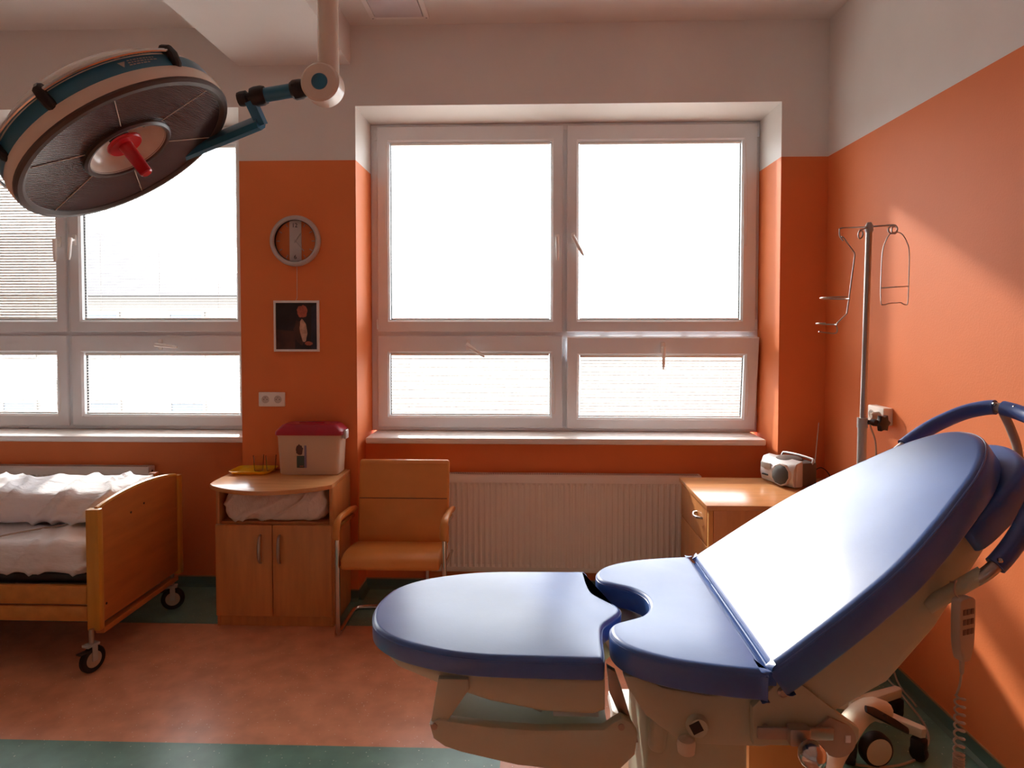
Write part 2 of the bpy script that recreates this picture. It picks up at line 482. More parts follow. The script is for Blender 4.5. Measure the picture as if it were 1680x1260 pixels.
def single(name, g, m, label, cat, loc=(0, 0, 0), group=None, ang=35):
    ob = link_mesh(name, g, m, loc, ang); ob.location = loc
    ob['label'] = label; ob['category'] = cat
    if group: ob['group'] = group
    return ob

def struct(name, g, m, parent=None, ang=35, mats=None):
    ob = link_mesh(name, g, m, wloc(parent) if parent else (0, 0, 0), ang, mats)
    if parent: ob.parent = parent
    else: ob['kind'] = 'structure'
    return ob

_txt = {}
def text_geo(s, size, frame):
    """lettering as thin flat mesh; frame maps local xy to world"""
    cu = bpy.data.curves.new('t', 'FONT'); cu.body = s; cu.size = size; cu.extrude = 0.0004
    cu.align_x = 'CENTER'; cu.align_y = 'CENTER'
    ob = bpy.data.objects.new('t', cu); col.objects.link(ob)
    dg = bpy.context.evaluated_depsgraph_get(); dg.update()
    me = ob.evaluated_get(dg).to_mesh()
    g = G(); g.add([frame @ v.co for v in me.vertices], [tuple(p.vertices) for p in me.polygons])
    bpy.data.objects.remove(ob); bpy.data.curves.remove(cu)
    return g

def frame_of(o, x, y, z):
    m = Matrix.Identity(4)
    for i, a in enumerate((x, y, z)):
        for k in range(3): m[k][i] = Vector(a)[k]
    for k in range(3): m[k][3] = Vector(o)[k]
    return m

# ------------------------------------------------------------------ room shell
XL, XR, YF, YP, ZC = -5.6, 1.645, -4.6, 3.75, 3.29
PA, PB, PC = -1.683, -1.01, 1.386          # pillar left / right edge, right pier edge
YO = 4.36                                   # outer face of the window wall
WX0 = -4.147                                # left edge of the far window opening

def floor_mesh():
    xs = [XL, -0.117, 1.12, XR]; ys = [YF, 1.75, 2.43, 3.42, 3.94]
    g = G(); idx = []
    for i in range(len(xs) - 1):
        for j in range(len(ys) - 1):
            g.add([(xs[i], ys[j], 0), (xs[i + 1], ys[j], 0), (xs[i + 1], ys[j + 1], 0), (xs[i], ys[j + 1], 0)], [(0, 1, 2, 3)])
            teal = (j == 3) or (i == 2) or (i == 0 and j == 1)
            idx.append(1 if teal else 0)
    ob = struct('floor', g, None, mats=['terracotta', 'teal_lino'])
    ob.data.polygons.foreach_set('material_index', idx)
floor_mesh()
struct('ceiling', G().box(XL - .1, XR + .1, YF - .1, YO, ZC, ZC + .1), 'ceil')
struct('trim_1', G().box(PA, -1.035, YF, YP, 3.073, ZC + .01), 'ceil')     # ceiling beam between pillar and back of room
struct('wall_right', G().box(XR, XR + .12, YF, YO, -.02, ZC + .02), 'wall')
struct('wall_left', G().box(XL - .12, XL, YF, YO, -.02, ZC + .02), 'ceil')
struct('wall_front', G().box(XL - .12, XR + .12, YF - .12, YF, -.02, ZC + .02), 'ceil')
wb = thing('wall_back', None, None, kind='structure')
struct('pillar', G().box(PA, PB, YP, YO, 0, ZC), 'wall', wb)
struct('pillar', G().box(PC, XR, YP, YO, 0, ZC), 'wall', wb)
struct('pillar', G().box(XL, WX0, YP, YO, 0, ZC), 'wall', wb)
struct('lintel', G().box(PB, PC, YP, YO, 2.84, ZC), 'wall', wb)
struct('lintel', G().box(WX0, PA, YP, YO, 2.84, ZC), 'wall', wb)
struct('parapet', G().box(PB, PC, 3.93, YO, 0, .90), 'wall', wb)
struct('parapet', G().box(WX0, PA, 3.93, YO, 0, .90), 'wall', wb)

# coved teal skirting with a thin beige top edge
def skirt(name, path):
    prof = [(0.0, .056), (.004, .056), (.005, .03), (.012, .012), (.030, .001), (0.0, .001)]
    g = G(); e = G()
    for (x0, y0), (x1, y1) in zip(path[:-1], path[1:]):
        d = Vector((x1 - x0, y1 - y0, 0)).normalized(); nrm = Vector((d.y, -d.x, 0))
        vs = []
        for p in ((x0, y0), (x1, y1)):
            for a, z in prof: vs.append(Vector((p[0], p[1], z)) + nrm * a)
        k = len(prof)
        g.add(vs, [(i, (i + 1) % k, k + (i + 1) % k, k + i) for i in range(k)] + [tuple(range(k)), tuple(range(2 * k - 1, k - 1, -1))])
        vs = []
        for p in ((x0, y0), (x1, y1)):
            for a, z in ((0, .056), (.006, .056), (.006, .062), (0, .062)): vs.append(Vector((p[0], p[1], z)) + nrm * a)
        e.add(vs, [(i, (i + 1) % 4, 4 + (i + 1) % 4, 4 + i) for i in range(4)])
    o = struct(name, g, 'teal_base')
    part('edge_strip', e, 'trimline', o)
skirt('baseboard_back', [(XL, YP), (WX0, YP), (WX0, 3.93), (PA, 3.93), (PA, YP), (PB, YP), (PB, 3.93), (PC, 3.93), (PC, YP), (XR, YP)])
skirt('baseboard_right', [(XR, YP), (XR, YF)])
skirt('baseboard_left', [(XL, YF), (XL, YP)])

# ------------------------------------------------------------------ windows
def handle_geo(x, y, z, ang):
    """window lever: rosette on the sash face at y, neck towards the room, lever hanging down turned by ang"""
    g = G()
    g.box(x - .014, x + .014, y - .009, y, z - .034, z + .034, .006)
    g.cyl((x, y - .008, z), (x, y - .042, z), .0095, .0085, 14)
    d = Vector((math.sin(ang), 0, -math.cos(ang)))
    p = Vector((x, y - .042, z))
    g.tube([p - d * .012, p + d * .01, p + d * .05, p + d * .10, p + d * .128], .01, 10,
           rfun=lambda t: .0135 - .003 * t if t < .98 else .006, flat=.8)
    return g

def build_window(n, dx, xr_frame, tilt_lower_right, who, handles):
    W = thing('window_%d' % n, None, None, (dx + .19, 4.1, .93), kind='structure')
    x0, x1 = (PB if n == 1 else WX0), xr_frame
    part('window_sill', G().box(x0 + .024, x1 - .034 if n == 1 else x1, 3.835, 4.12, .896, .932, .008), 'sill', W)
    part('frame', G().ring((x0, x1, .932, 2.84), (dx - .93, dx + 1.33, .962, 2.80), 4.10, 4.18), 'pvc', W)
    part('mullion', G().box(dx + .165, dx + .23, 4.105, 4.175, .95, 2.82, .003), 'pvc', W)
    part('transom', G().box(dx - .95, dx + 1.35, 4.103, 4.173, 1.512, 1.572, .003), 'pvc', W)
    sashes = {
        'upper left': ((-.966, .184, 1.553, 2.822), (-.890, .114, 1.627, 2.726)),
        'upper right': ((.210, 1.366, 1.553, 2.822), (.281, 1.276, 1.627, 2.722)),
        'lower left': ((-.970, .184, .955, 1.529), (-.895, .108, 1.029, 1.420)),
        'lower right': ((.212, 1.370, .957, 1.529), (.284, 1.288, 1.026, 1.418))}
    for where, (o, i) in sashes.items():
        tilt = tilt_lower_right and where == 'lower right'
        o = (o[0] + dx, o[1] + dx, o[2], o[3]); i = (i[0] + dx, i[1] + dx, i[2], i[3])
        piv = Vector((0, 4.14, o[2]))
        T = Matrix.Translation(piv) @ Matrix.Rotation(math.radians(6.0), 4, 'X') @ Matrix.Translation(-piv) if tilt else Matrix.Identity(4)
        def tf(g):
            if tilt: g.v = [tuple(T @ Vector(v)) for v in g.v]
            return g
        s = part('sash', tf(G().ring(o, i, 4.082, 4.145, .012)), 'pvc', W)
        part('pane', tf(G().box(i[0] - .005, i[1] + .005, 4.128, 4.134, i[2] - .005, i[3] + .005)), 'pane', s)
        part('gasket', tf(G().ring((i[0] - .004, i[1] + .004, i[2] - .004, i[3] + .004), (i[0] + .004, i[1] - .004, i[2] + .004, i[3] - .004), 4.12, 4.127)), 'gasket', s)
        hx, hz, ha = handles[where]
        part('handle', tf(handle_geo(dx + hx, 4.082, hz, ha)), 'whiteplastic', s)
        # ---- blind of this sash
        w = i[1] - i[0]; h = i[3] - i[2]
        B = thing('venetian_blind', 'white venetian blind on the %s pane of the %s' % (where, who), 'blind',
                  (i[0], 4.108, i[2]), 'blinds on the window panes')
        closed = (n == 2 and where == 'upper left')
        ta = math.radians(64) if closed else math.radians(6 if where.startswith('upper') else (28 if n == 1 else 14))
        part('headrail', tf(G().box(i[0] + .006, i[1] - .006, 4.098, 4.118, i[3] - .016, i[3] - .002, .002)), 'slat', B)
        part('bottom_rail', tf(G().box(i[0] + .008, i[1] - .008, 4.099, 4.117, i[2] + .004, i[2] + .012, .002)), 'slat', B)
        for fx in (.12, .5, .88):
            lx = i[0] + w * fx
            part('ladder_cord', tf(G().tube([(lx, 4.0985, i[2] + .01), (lx, 4.0985, i[3] - .01)], .0006, 4)), 'cord', B)
        cx = i[1] + .018 if where != 'upper left' else i[0] - .018
        zz = i[3] - .02; ln = min(.62, h * .9)
        part('pull_cord', tf(G().tube(smooth_open([(cx, 4.079, zz), (cx + .012, 4.078, zz - ln * .5), (cx + .012, 4.077, zz - ln * .95),
              (cx + .002, 4.077, zz - ln), (cx - .006, 4.077, zz - ln * .93), (cx - .008, 4.078, zz - ln * .4)], 5), .0012, 5)), 'cord', B)
        pitch = .0178; cnt = int((h - .03) / pitch)
        prof = []
        for k in range(5):
            a = -1 + k * .5
            prof.append((a * .0075, .0012 * (1 - a * a)))
        me = None
        for q in range(cnt):
            zc = i[2] + .018 + pitch * q
            if me is None:
                g = G(); vs = []
                ct, st = math.cos(ta), math.sin(ta)
                sec = [(a, b) for a, b in prof] + [(a, b - .0004) for a, b in prof[::-1]]
                for X in (.009, w - .009):
                    for a, b in sec:
                        vs.append((X, a * ct - b * st, a * st + b * ct))
                k = len(sec)
                g.add(vs, [(j, (j + 1) % k, k + (j + 1) % k, k + j) for j in range(k)] + [tuple(range(k - 1, -1, -1)), tuple(range(k, 2 * k))])
                so = link_mesh('slat', g, 'slat'); me = so.data
            else:
                so = bpy.data.objects.new('slat', me); col.objects.link(so)
            so.parent = B
            p = T @ Vector((i[0], 4.108, zc))
            so.location = p - B.location
            if tilt: so.rotation_euler = (math.radians(6.0), 0, 0)
        # hinge covers
    for fx in (-.72, -.12, .36, 1.0):
        part('drain_cap', G().box(dx + fx - .03, dx + fx + .03, 4.093, 4.101, .938, .950, .003), 'pvc', W)
    for zz in (1.60, 2.77):
        for sx in (-.972, 1.372):
            part('hinge', G().cyl((dx + sx, 4.088, zz - .03), (dx + sx, 4.088, zz + .03), .008, None, 10), 'pvc', W)
    if tilt_lower_right:
        for fx in (.24, .44, .66, .94, 1.12, 1.31):
            part('latch', G().box(dx + fx - .022, dx + fx + .022, 4.098, 4.104, 1.518, 1.524), 'gasket', W)

build_window(1, 0.0, PC, True, 'window above the radiator',
             {'upper left': (.150, 2.12, 0.02), 'upper right': (.248, 2.13, .5), 'lower left': (-.40, 1.472, .95), 'lower right': (.79, 1.468, 0.0)})
build_window(2, -3.137, PA, False, 'window above the bed',
             {'upper left': (.150, 2.12, 0.0), 'upper right': (.248, 2.13, -.08), 'lower left': (-.40, 1.472, 1.4), 'lower right': (.79, 1.472, 1.45)})

# ------------------------------------------------------------------ outside
struct('ground', G().box(-90, 70, 5.2, 140, -4.3, -4.0), 'ground')
bld = thing('building', 'pale building with a pitched roof seen faintly through the blinds above the bed', 'building', (-16, 22, -4))
part('wall', G().box(-27, -9.3, 21, 30, -4, 2.55), 'mortar', bld)
rg = G(); vs = [(-27.6, 20.3, 2.5), (-8.7, 20.3, 2.5), (-8.7, 30.7, 2.5), (-27.6, 30.7, 2.5), (-27.6, 26, 5.3), (-17.5, 26, 5.3)]
rg.add(vs, [(0, 1, 5, 4), (1, 2, 5), (2, 3, 4, 5), (3, 0, 4), (0, 3, 2, 1)])
part('roof', rg, 'tiles', bld)
for k in range(6):
    for zz in (-2.4, .5):
        wx = -25.8 + k * 2.8
        wo = part('window', G().ring((wx, wx + 1.2, zz, zz + 1.5), (wx + .08, wx + 1.12, zz + .08, zz + 1.42), 20.94, 21.02), 'mortar', bld)
        part('pane', G().box(wx + .08, wx + 1.12, 20.97, 20.99, zz + .08, zz + 1.42), 'farpane', wo)

# ------------------------------------------------------------------ surgical lamp on its ceiling arm
def build_lamp():
    c = Vector((-1.291, 2.091, 2.153)); n = Vector((.582, .079, -.809)).normalized()
    u = n.cross(Vector((0, 0, 1))).normalized(); v = n.cross(u)
    b = -n                                            # towards the back of the dome
    def at(r, a, h): a = math.radians(a); return c + (u * math.cos(a) + v * math.sin(a)) * r + b * h
    post = Vector((-.712, 2.30, 0)); J = Vector((-.732, 2.30, 2.433))
    L = thing('surgical_lamp', 'large round surgical lamp with teal band hanging from the ceiling', 'lamp', (post.x, post.y, ZC))
    d = part('dome', G().lathe([(.0, .215), (.08, .212), (.16, .202), (.23, .182), (.285, .158), (.318, .130), (.335, .104), (.338, .094), (.338, .088)], c, b, 72, u=u), 'lampwhite', L)
    part('teal_band', G().lathe([(.336, .094), (.343, .090), (.345, .062), (.345, .046), (.336, .044)], c, b, 72, u=u), 'lampteal', L, 'teal band around the lamp housing')
    part('housing_rim', G().lathe([(.334, .050), (.349, .046), (.352, .036), (.351, .016), (.347, .006), (.336, .004)], c, b, 72, u=u), 'lampwhite', L)
    part('trim_ring', G().lathe([(.348, .012), (.349, .002), (.343, -.006), (.330, -.007), (.319, .0), (.317, .012)], c, b, 72, u=u), 'lampring', L, 'dark brown ring around the lens')
    # six lens sectors, slightly dished, with pale joints between them
    fr = frame_of(c, u, v, n)
    for k in range(6):
        a0 = math.radians(k * 60 - 38.2); a1 = math.radians(k * 60 + 20.6)
        part('lens_sector', G().lathe([(.142, .016), (.18, .014), (.24, .010), (.29, .006), (.319, .003), (.319, .010), (.142, .022)], c, b, 12, a0, a1, u=u), 'lens', L)
        am = math.radians(k * 60 + 21.2)
        dv = lambda r, h: c + (u * math.cos(am) - v * math.sin(am)) * r + b * h
        part('lens_joint', G().tube([dv(.140, .016), dv(.318, .003)], .0015, 6), 'lampwhite', L)
    part('lens_backing', G().lathe([(.0, .09), (.12, .085), (.33, .03)], c, b, 48, u=u), 'lampring', L)
    part('inner_ring', G().lathe([(.144, .018), (.143, .006), (.136, .0), (.128, .002), (.125, .012)], c, b, 48, u=u), 'lampring', L)
    part('reflector', G().lathe([(.126, .008), (.120, .035), (.10, .06), (.06, .072), (.0, .075)], c, b, 48, u=u), 'lampwhite', L)
    hb = part('handle', G().lathe([(.0, -.085), (.015, -.085), (.019, -.081), (.020, -.05), (.022, .018), (.024, .035)], c, b, 24, u=u), 'red', L, 'red sterile handle')
    part('flange', G().lathe([(.022, .024), (.052, .022), (.056, .027), (.056, .033), (.05, .037), (.0, .037)], c, b, 32, u=u), 'red', hb)
    part('handle_mount', G().lathe([(.03, .034), (.034, .06), (.0, .08)], c, b, 20, u=u), 'dark', L)
    part('locking_clip', G().box(-.012, .012, -.02, .02, -.012, .0, .004, mtx=frame_of(at(.095, 262, .05), u, v, n)), 'dark', L)
    # chrome grab rail on black brackets
    rail = [at(.355, a, .093) for a in [300 + 5 * i for i in range(0, 34)]]
    part('grab_rail', G().tube(rail, .0065, 10), 'chrome', L, 'chrome rail around the housing')
    for a in (300, 363, 400, 463):
        g = G(); g.tube([at(.335, a, .048), at(.346, a, .056), at(.354, a, .080), at(.352, a, .098), at(.335, a, .112)], .016, 10)
        part('rail_bracket', g, 'dark', L)
    # warning triangle and three lines of small print on the band
    def band(a, h): return at(.3462, a, h)
    part('warning_mark', G().add([band(325, .079), band(328.6, .079), band(326.8, .062)], [(0, 1, 2)]), 'greymetal', L)
    tg = G()
    for r_, (h, a_end) in enumerate(((.081, 311), (.074, 310), (.067, 314))):
        a = 324.0
        while a > a_end:
            w = random.uniform(.8, 1.8)
            if a - w < a_end - 1: break
            tg.add([band(a, h), band(a - w, h), band(a - w, h - .0035), band(a, h - .0035)], [(0, 1, 2, 3)])
            a -= w + .45
    o = part('small_print', tg, 'greymetal', L); o['kind'] = 'stuff'
    # arm: yoke -> knuckle -> tube -> joint -> drop post
    Y0 = at(.335, 187, .050)
    E0 = Vector((-.965, 2.33, 2.318)); K = Vector((-1.0, 2.30, 2.392))
    d1 = (E0 - Y0).normalized()
    part('yoke_arm', G().tube([Y0, Y0 + d1 * .08, E0 - d1 * .01, E0], .040, 8, flat=.6), 'lampteal', L, 'teal flat bar behind the dome')
    part('yoke_link', G().tube([E0 + Vector((.004, 0, -.012)), K + Vector((.012, 0, -.01))], .024, 4, flat=.8), 'lampteal', L)
    ax = (J - K).normalized()
    part('knuckle', G().lathe([(.0, -.03), (.024, -.03), (.026, -.02), (.026, 0), (.018, .005), (.018, .014), (.031, .018), (.034, .03), (.034, .055), (.03, .066), (.0, .066)], K, ax, 12), 'dark', L, ang=30)
    part('arm_tube', G().cyl(K + ax * .06, J - ax * .075, .0245, None, 24), 'lampteal', L)
    part('collar', G().lathe([(.0, 0), (.028, 0), (.034, .010), (.034, .034), (.030, .05), (.0, .05)], J - ax * .112, ax, 12), 'dark', L, ang=30)
    jh = part('joint_housing', G().lathe([(.0, -.04), (.060, -.04), (.067, -.033), (.067, .033), (.060, .04), (.0, .04)], J, (0, 1, 0), 48), 'lampwhite', L)
    part('joint_cap', G().lathe([(.0, -.004), (.026, -.004), (.0285, 0), (.0285, .01)], J + Vector((0, -.04, 0)), (0, 1, 0), 32), 'lampteal', jh)
    part('drop_post', G().tube([(post.x, post.y, J.z + .02), (post.x, post.y, J.z + .2), (post.x, post.y, ZC)], .036, 28), 'lampwhite', L)
    part('ceiling_flange', G().lathe([(.0, 0), (.11, 0), (.10, .03), (.045, .05), (.0, .05)], (post.x, post.y, ZC), (0, 0, -1), 40), 'lampwhite', L)
build_lamp()

# ------------------------------------------------------------------ ceiling vent
V = thing('ceiling_vent', 'square white ventilation panel in the ceiling above the window', 'vent', (-.73, 3.45, ZC))
part('frame', (lambda g: (g.box(-.89, -.862, 3.25, 3.643, 3.272, ZC, .003), g.box(-.596, -.568, 3.25, 3.643, 3.272, ZC, .003),
                 g.box(-.864, -.594, 3.25, 3.278, 3.272, ZC, .003), g.box(-.864, -.594, 3.615, 3.643, 3.272, ZC, .003))[-1])(G()), 'whiteplastic', V)
part('panel', G().box(-.858, -.600, 3.282, 3.611, 3.268, ZC, .003), 'vent', V)
for sx in (-.876, -.582):
    for sy in (3.264, 3.629):
        part('screw', G().cyl((sx, sy, 3.2735), (sx, sy, 3.2705), .005, None, 10), 'greymetal', V)

# ------------------------------------------------------------------ clock, picture, sockets on the pillar
def build_clock():
    c = Vector((-1.356, YP, 2.076))
    K = thing('wall_clock', 'round grey wall clock on the orange pillar between the windows', 'clock', c)
    ax = Vector((0, -1, 0))
    part('rim', G().lathe([(.143, .0), (.146, .012), (.142, .030), (.134, .036), (.124, .034), (.119, .024), (.119, .004)], c, ax, 64), 'clock_rim', K)
    part('dark_ring', G().lathe([(.119, .022), (.1165, .020), (.1165, .006)], c, ax, 64), 'dark', K)
    part('dial', G().box(c.x - .035, c.x + .033, YP - .011, YP - .007, c.z - .116, c.z + .116), 'print_white', K, 'white strip with the figures 12 and 6')
    fr = lambda x, z: frame_of((x, YP - .0115, z), (1, 0, 0), (0, 0, 1), (0, -1, 0))
    part('numeral', text_geo('12', .034, fr(c.x - .004, c.z + .088)), 'ink', K)
    part('numeral', text_geo('6', .034, fr(c.x - .002, c.z - .092)), 'ink', K)
    for k in range(12):
        if k in (0, 6): continue
        a = PI / 2 - k * PI / 6
        d = Vector((math.cos(a), 0, math.sin(a))); p = Vector((c.x, YP - .009, c.z))
        part('hour_mark', G().cyl(p + d * .092, p + d * .110, .0022, None, 6), 'clock_rim', K)
    p = Vector((c.x, YP - .013, c.z))
    for nm, ln, ang, w in (('hour_hand', .052, 55, .0030), ('minute_hand', .075, -50, .0024)):
        a = math.radians(ang); d = Vector((math.cos(a), 0, math.sin(a)))
        part(nm, G().tube([p - d * .01, p + d * ln], w, 6), 'clock_rim', K)
    part('cover_glass', G().lathe([(.0, .026), (.06, .0255), (.119, .022)], c, ax, 48), 'pane', K)
build_clock()

def blob(cx, cz, rx, rz, y, n=22, rot=0.0, jag=.12, seed=1):
    rnd = random.Random(seed); vs = []
    for i in range(n):
        t = 2 * PI * i / n; q = 1 + rnd.uniform(-jag, jag)
        x, z = math.cos(t) * rx * q, math.sin(t) * rz * q
        vs.append((cx + x * math.cos(rot) - z * math.sin(rot), y, cz + x * math.sin(rot) + z * math.cos(rot)))
    return G().add(vs, [tuple(range(n))])
M['p_dark'] = mat('print_dark_brown', srgb(34, 26, 26), rough=.4, var=.5, vscale=14)
M['p_blue'] = mat('print_dark_blue', srgb(40, 40, 56), rough=.4, var=.3, vscale=14)
M['p_brown'] = mat('print_brown', srgb(74, 46, 38), rough=.4, var=.4, vscale=14)
M['p_red'] = mat('print_reddish', srgb(178, 92, 72), rough=.4, var=.35, vscale=40)
M['p_skin'] = mat('print_pale', srgb(196, 158, 134), rough=.4, var=.3, vscale=34)
M['p_green'] = mat('print_green', srgb(58, 72, 62), rough=.5)
M['p_lilac'] = mat('print_lilac', srgb(130, 120, 150), rough=.5)
def build_picture():
    P = thing('framed_picture', 'small dark picture in a white frame hung under the clock', 'picture', (-1.356, YP, 1.59))
    part('frame', G().ring((-1.487, -1.224, 1.443, 1.736), (-1.475, -1.236, 1.456, 1.723), YP - .018, YP - .002), 'whiteplastic', P)
    pr = part('print', G().box(-1.478, -1.233, YP - .010, YP - .004, 1.453, 1.726), 'p_dark', P, 'dark photograph of a pale figure')
    y = YP - .0105
    part('print_area', G().add([(-1.475, y, 1.456), (-1.365, y, 1.456), (-1.36, y, 1.56), (-1.475, y, 1.57)], [(0, 1, 2, 3)]), 'p_brown', pr)
    part('print_area', G().add([(-1.272, y, 1.456), (-1.236, y, 1.456), (-1.236, y, 1.72), (-1.268, y, 1.70)], [(0, 1, 2, 3)]), 'p_blue', pr)
    part('print_area', blob(-1.335, 1.555, .034, .072, y - .0004, rot=.1, seed=3), 'p_brown', pr)
    part('print_area', blob(-1.315, 1.565, .022, .062, y - .0008, rot=.08, seed=4), 'p_skin', pr)
    part('print_area', blob(-1.322, 1.672, .030, .036, y - .0008, seed=5), 'p_red', pr)
    part('print_area', blob(-1.285, 1.49, .022, .012, y - .0008, seed=6), 'p_red', pr)
    part('string', G().tube([(-1.352, YP - .004, 1.93), (-1.353, YP - .004, 1.752), (-1.36, YP - .006, 1.735)], .0014, 5), 'cord', P)
build_picture()

def socket_pair(T, frame, w, h, depth, plate_m='socket'):
    """local x along the pair, y up, z out of the wall"""
    g = G().box(-w / 2, w / 2, -h / 2, h / 2, 0, depth, min(.006, depth * .45), mtx=frame); part('faceplate', g, plate_m, T)
    for sx in (-w * .235, w * .235):
        fr = frame @ Matrix.Translation((sx, 0, depth))
        g = G().lathe([(.0, .0005), (.019, .0005), (.0205, .0025), (.0215, .0005)], (0, 0, 0), (0, 0, 1), 28)
        g.v = [tuple(fr @ Vector(q)) for q in g.v]
        s = part('socket_recess', g, 'socket_in', T)
        hg = G()
        for hx, hy in ((-.0095, 0), (.0095, 0)):
            q = G().cyl((hx, hy, .0005), (hx, hy, .0012), .0026, None, 10); hg.add(q.v, q.f)
        hg.v = [tuple(fr @ Vector(q)) for q in hg.v]
        part('pin_holes', hg, 'ink', s)
        q = G().cyl((0, .0105, .0), (0, .0105, .008), .0024, None, 10); q.v = [tuple(fr @ Vector(z)) for z in q.v]
        part('earth_pin', q, 'steel', s)
fr = frame_of((-1.504, YP, 1.167), (1, 0, 0), (0, 0, 1), (0, -1, 0))
S = thing('wall_socket', 'white double wall socket on the pillar above the plastic box', 'socket', (-1.504, YP, 1.167))
socket_pair(S, fr, .155, .084, .012)
fr = frame_of((XR, 3.118, 1.176), (0, -1, 0), (0, 0, 1), (-1, 0, 0))
S = thing('wall_socket', 'white surface-mounted double socket on the right wall with a plug in it', 'socket', (XR, 3.118, 1.176))
socket_pair(S, fr, .142, .082, .045)
pl = thing('power_plug', 'grey plug with a cable in the right wall socket', 'plug', (1.58, 3.083, 1.176))
part('plug_body', G().lathe([(.0, .034), (.012, .034), (.018, .026), (.0205, .004), (.0195, 0)], (1.597, 3.083, 1.176), (-1, 0, 0), 24), 'greyplastic', pl)
part('cable', G().tube(smooth_open([(1.568, 3.083, 1.170), (1.562, 3.084, 1.13), (1.590, 3.09, 1.05), (1.602, 3.10, .9), (1.61, 3.085, .7), (1.618, 3.05, .4), (1.615, 2.95, .05), (1.60, 2.75, .008)], 6), .004, 8), 'greyplastic', pl)

# ------------------------------------------------------------------ radiators
def radiator(x0, x1, z0, z1, yf, yb, label, valve_left):
    R = thing('radiator', label, 'radiator', ((x0 + x1) / 2, yb, z0))
    # ribbed front sheet: one pressed panel with vertical grooves
    pitch = .0335; n = int((x1 - x0 - .03) / pitch); xa = x0 + ((x1 - x0) - n * pitch) / 2
    xs = [(x0, 0.0), (xa, 0.0)]
    for k in range(n):
        b = xa + k * pitch
        xs += [(b + .004, 0.0), (b + .011, .007), (b + .0225, .007), (b + .0295, 0.0)]
    xs += [(x1, 0.0)]
    zz = [(z0, 1.0, .004), (z0 + .012, 0, 0), (z0 + .03, 0, 0), (z0 + .045, 1, 0), (z1 - .06, 1, 0), (z1 - .045, 0, 0), (z1 - .014, 0, 0), (z1 - .004, 0, .004), (z1, 0, .012)]
    vs = []; m = len(xs)
    for z, amp, back in zz:
        a = amp if z != z0 else 0
        for x, d in xs: vs.append((x, yf + d * a + back, z))
    fs = [(r * m + i, r * m + i + 1, (r + 1) * m + i + 1, (r + 1) * m + i) for r in range(len(zz) - 1) for i in range(m - 1)]
    part('front_panel', G().add(vs, fs), 'rad', R, ang=25, fix=False)
    part('back_panel', G().box(x0 + .005, x1 - .005, yb - .02, yb - .008, z0, z1 - .01, .003), 'rad', R)
    for a, b, hole in ((x0 - .001, x0 + .004, False), (x1 - .004, x1 + .001, True)):
        s = part('side_cover', G().box(a, b, yf + .004, yb - .01, z0 + .005, z1 - .004, .001), 'rad', R)
        part('vent_hole', G().cyl((a - .0008 if not hole else b, (yf + yb) / 2, z1 - .03), (a if not hole else b + .0008, (yf + yb) / 2, z1 - .03), .009, None, 14), 'ink', s)
    tg = part('top_grille', G().box(x0, x1, yf + .006, yb - .012, z1 - .006, z1 + .002, .001), 'rad', R)
    g = G(); k = 0; x = x0 + .02
    me = None
    while x < x1 - .02:
        g.box(x, x + .004, yf + .014, yb - .02, z1 + .0015, z1 + .0026); x += .0105
    o = part('grille_slots', g, 'rad_dark', tg); o['kind'] = 'stuff'
    for bx in (x0 + .2, x1 - .2):
        part('wall_bracket', G().box(bx - .015, bx + .015, yb - .012, yb + .022, z0 + .05, z1 - .08), 'rad', R)
    vx = x0 - .03 if valve_left else x1 + .03
    v = part('valve', G().cyl((vx, (yf + yb) / 2, z0 + .02), (vx, (yf + yb) / 2, z0 + .11), .014, None, 14), 'whiteplastic', R)
    part('valve_head', G().lathe([(.0, .0), (.016, 0), (.021, .01), (.022, .05), (.017, .06), (.0, .06)], (vx, (yf + yb) / 2 - .012, z0 + .07), (0, -1, 0), 16), 'whiteplastic', v)
    part('pipe', G().tube([(vx, (yf + yb) / 2, z0 + .03), (vx, (yf + yb) / 2, .03), (vx, (yf + yb) / 2, .002)], .009, 10), 'rad', R)
    part('pipe_joint', G().cyl((vx, (yf + yb) / 2, z0 + .05), (x0 if valve_left else x1, (yf + yb) / 2, z0 + .05), .009, None, 10), 'rad', R)
radiator(-.60, .985, .135, .712, 3.845, 3.925, 'long white ribbed radiator under the window beside the armchair', True)
radiator(-3.95, -2.30, .16, .742, 3.845, 3.925, 'white radiator behind the bed under the left window', False)

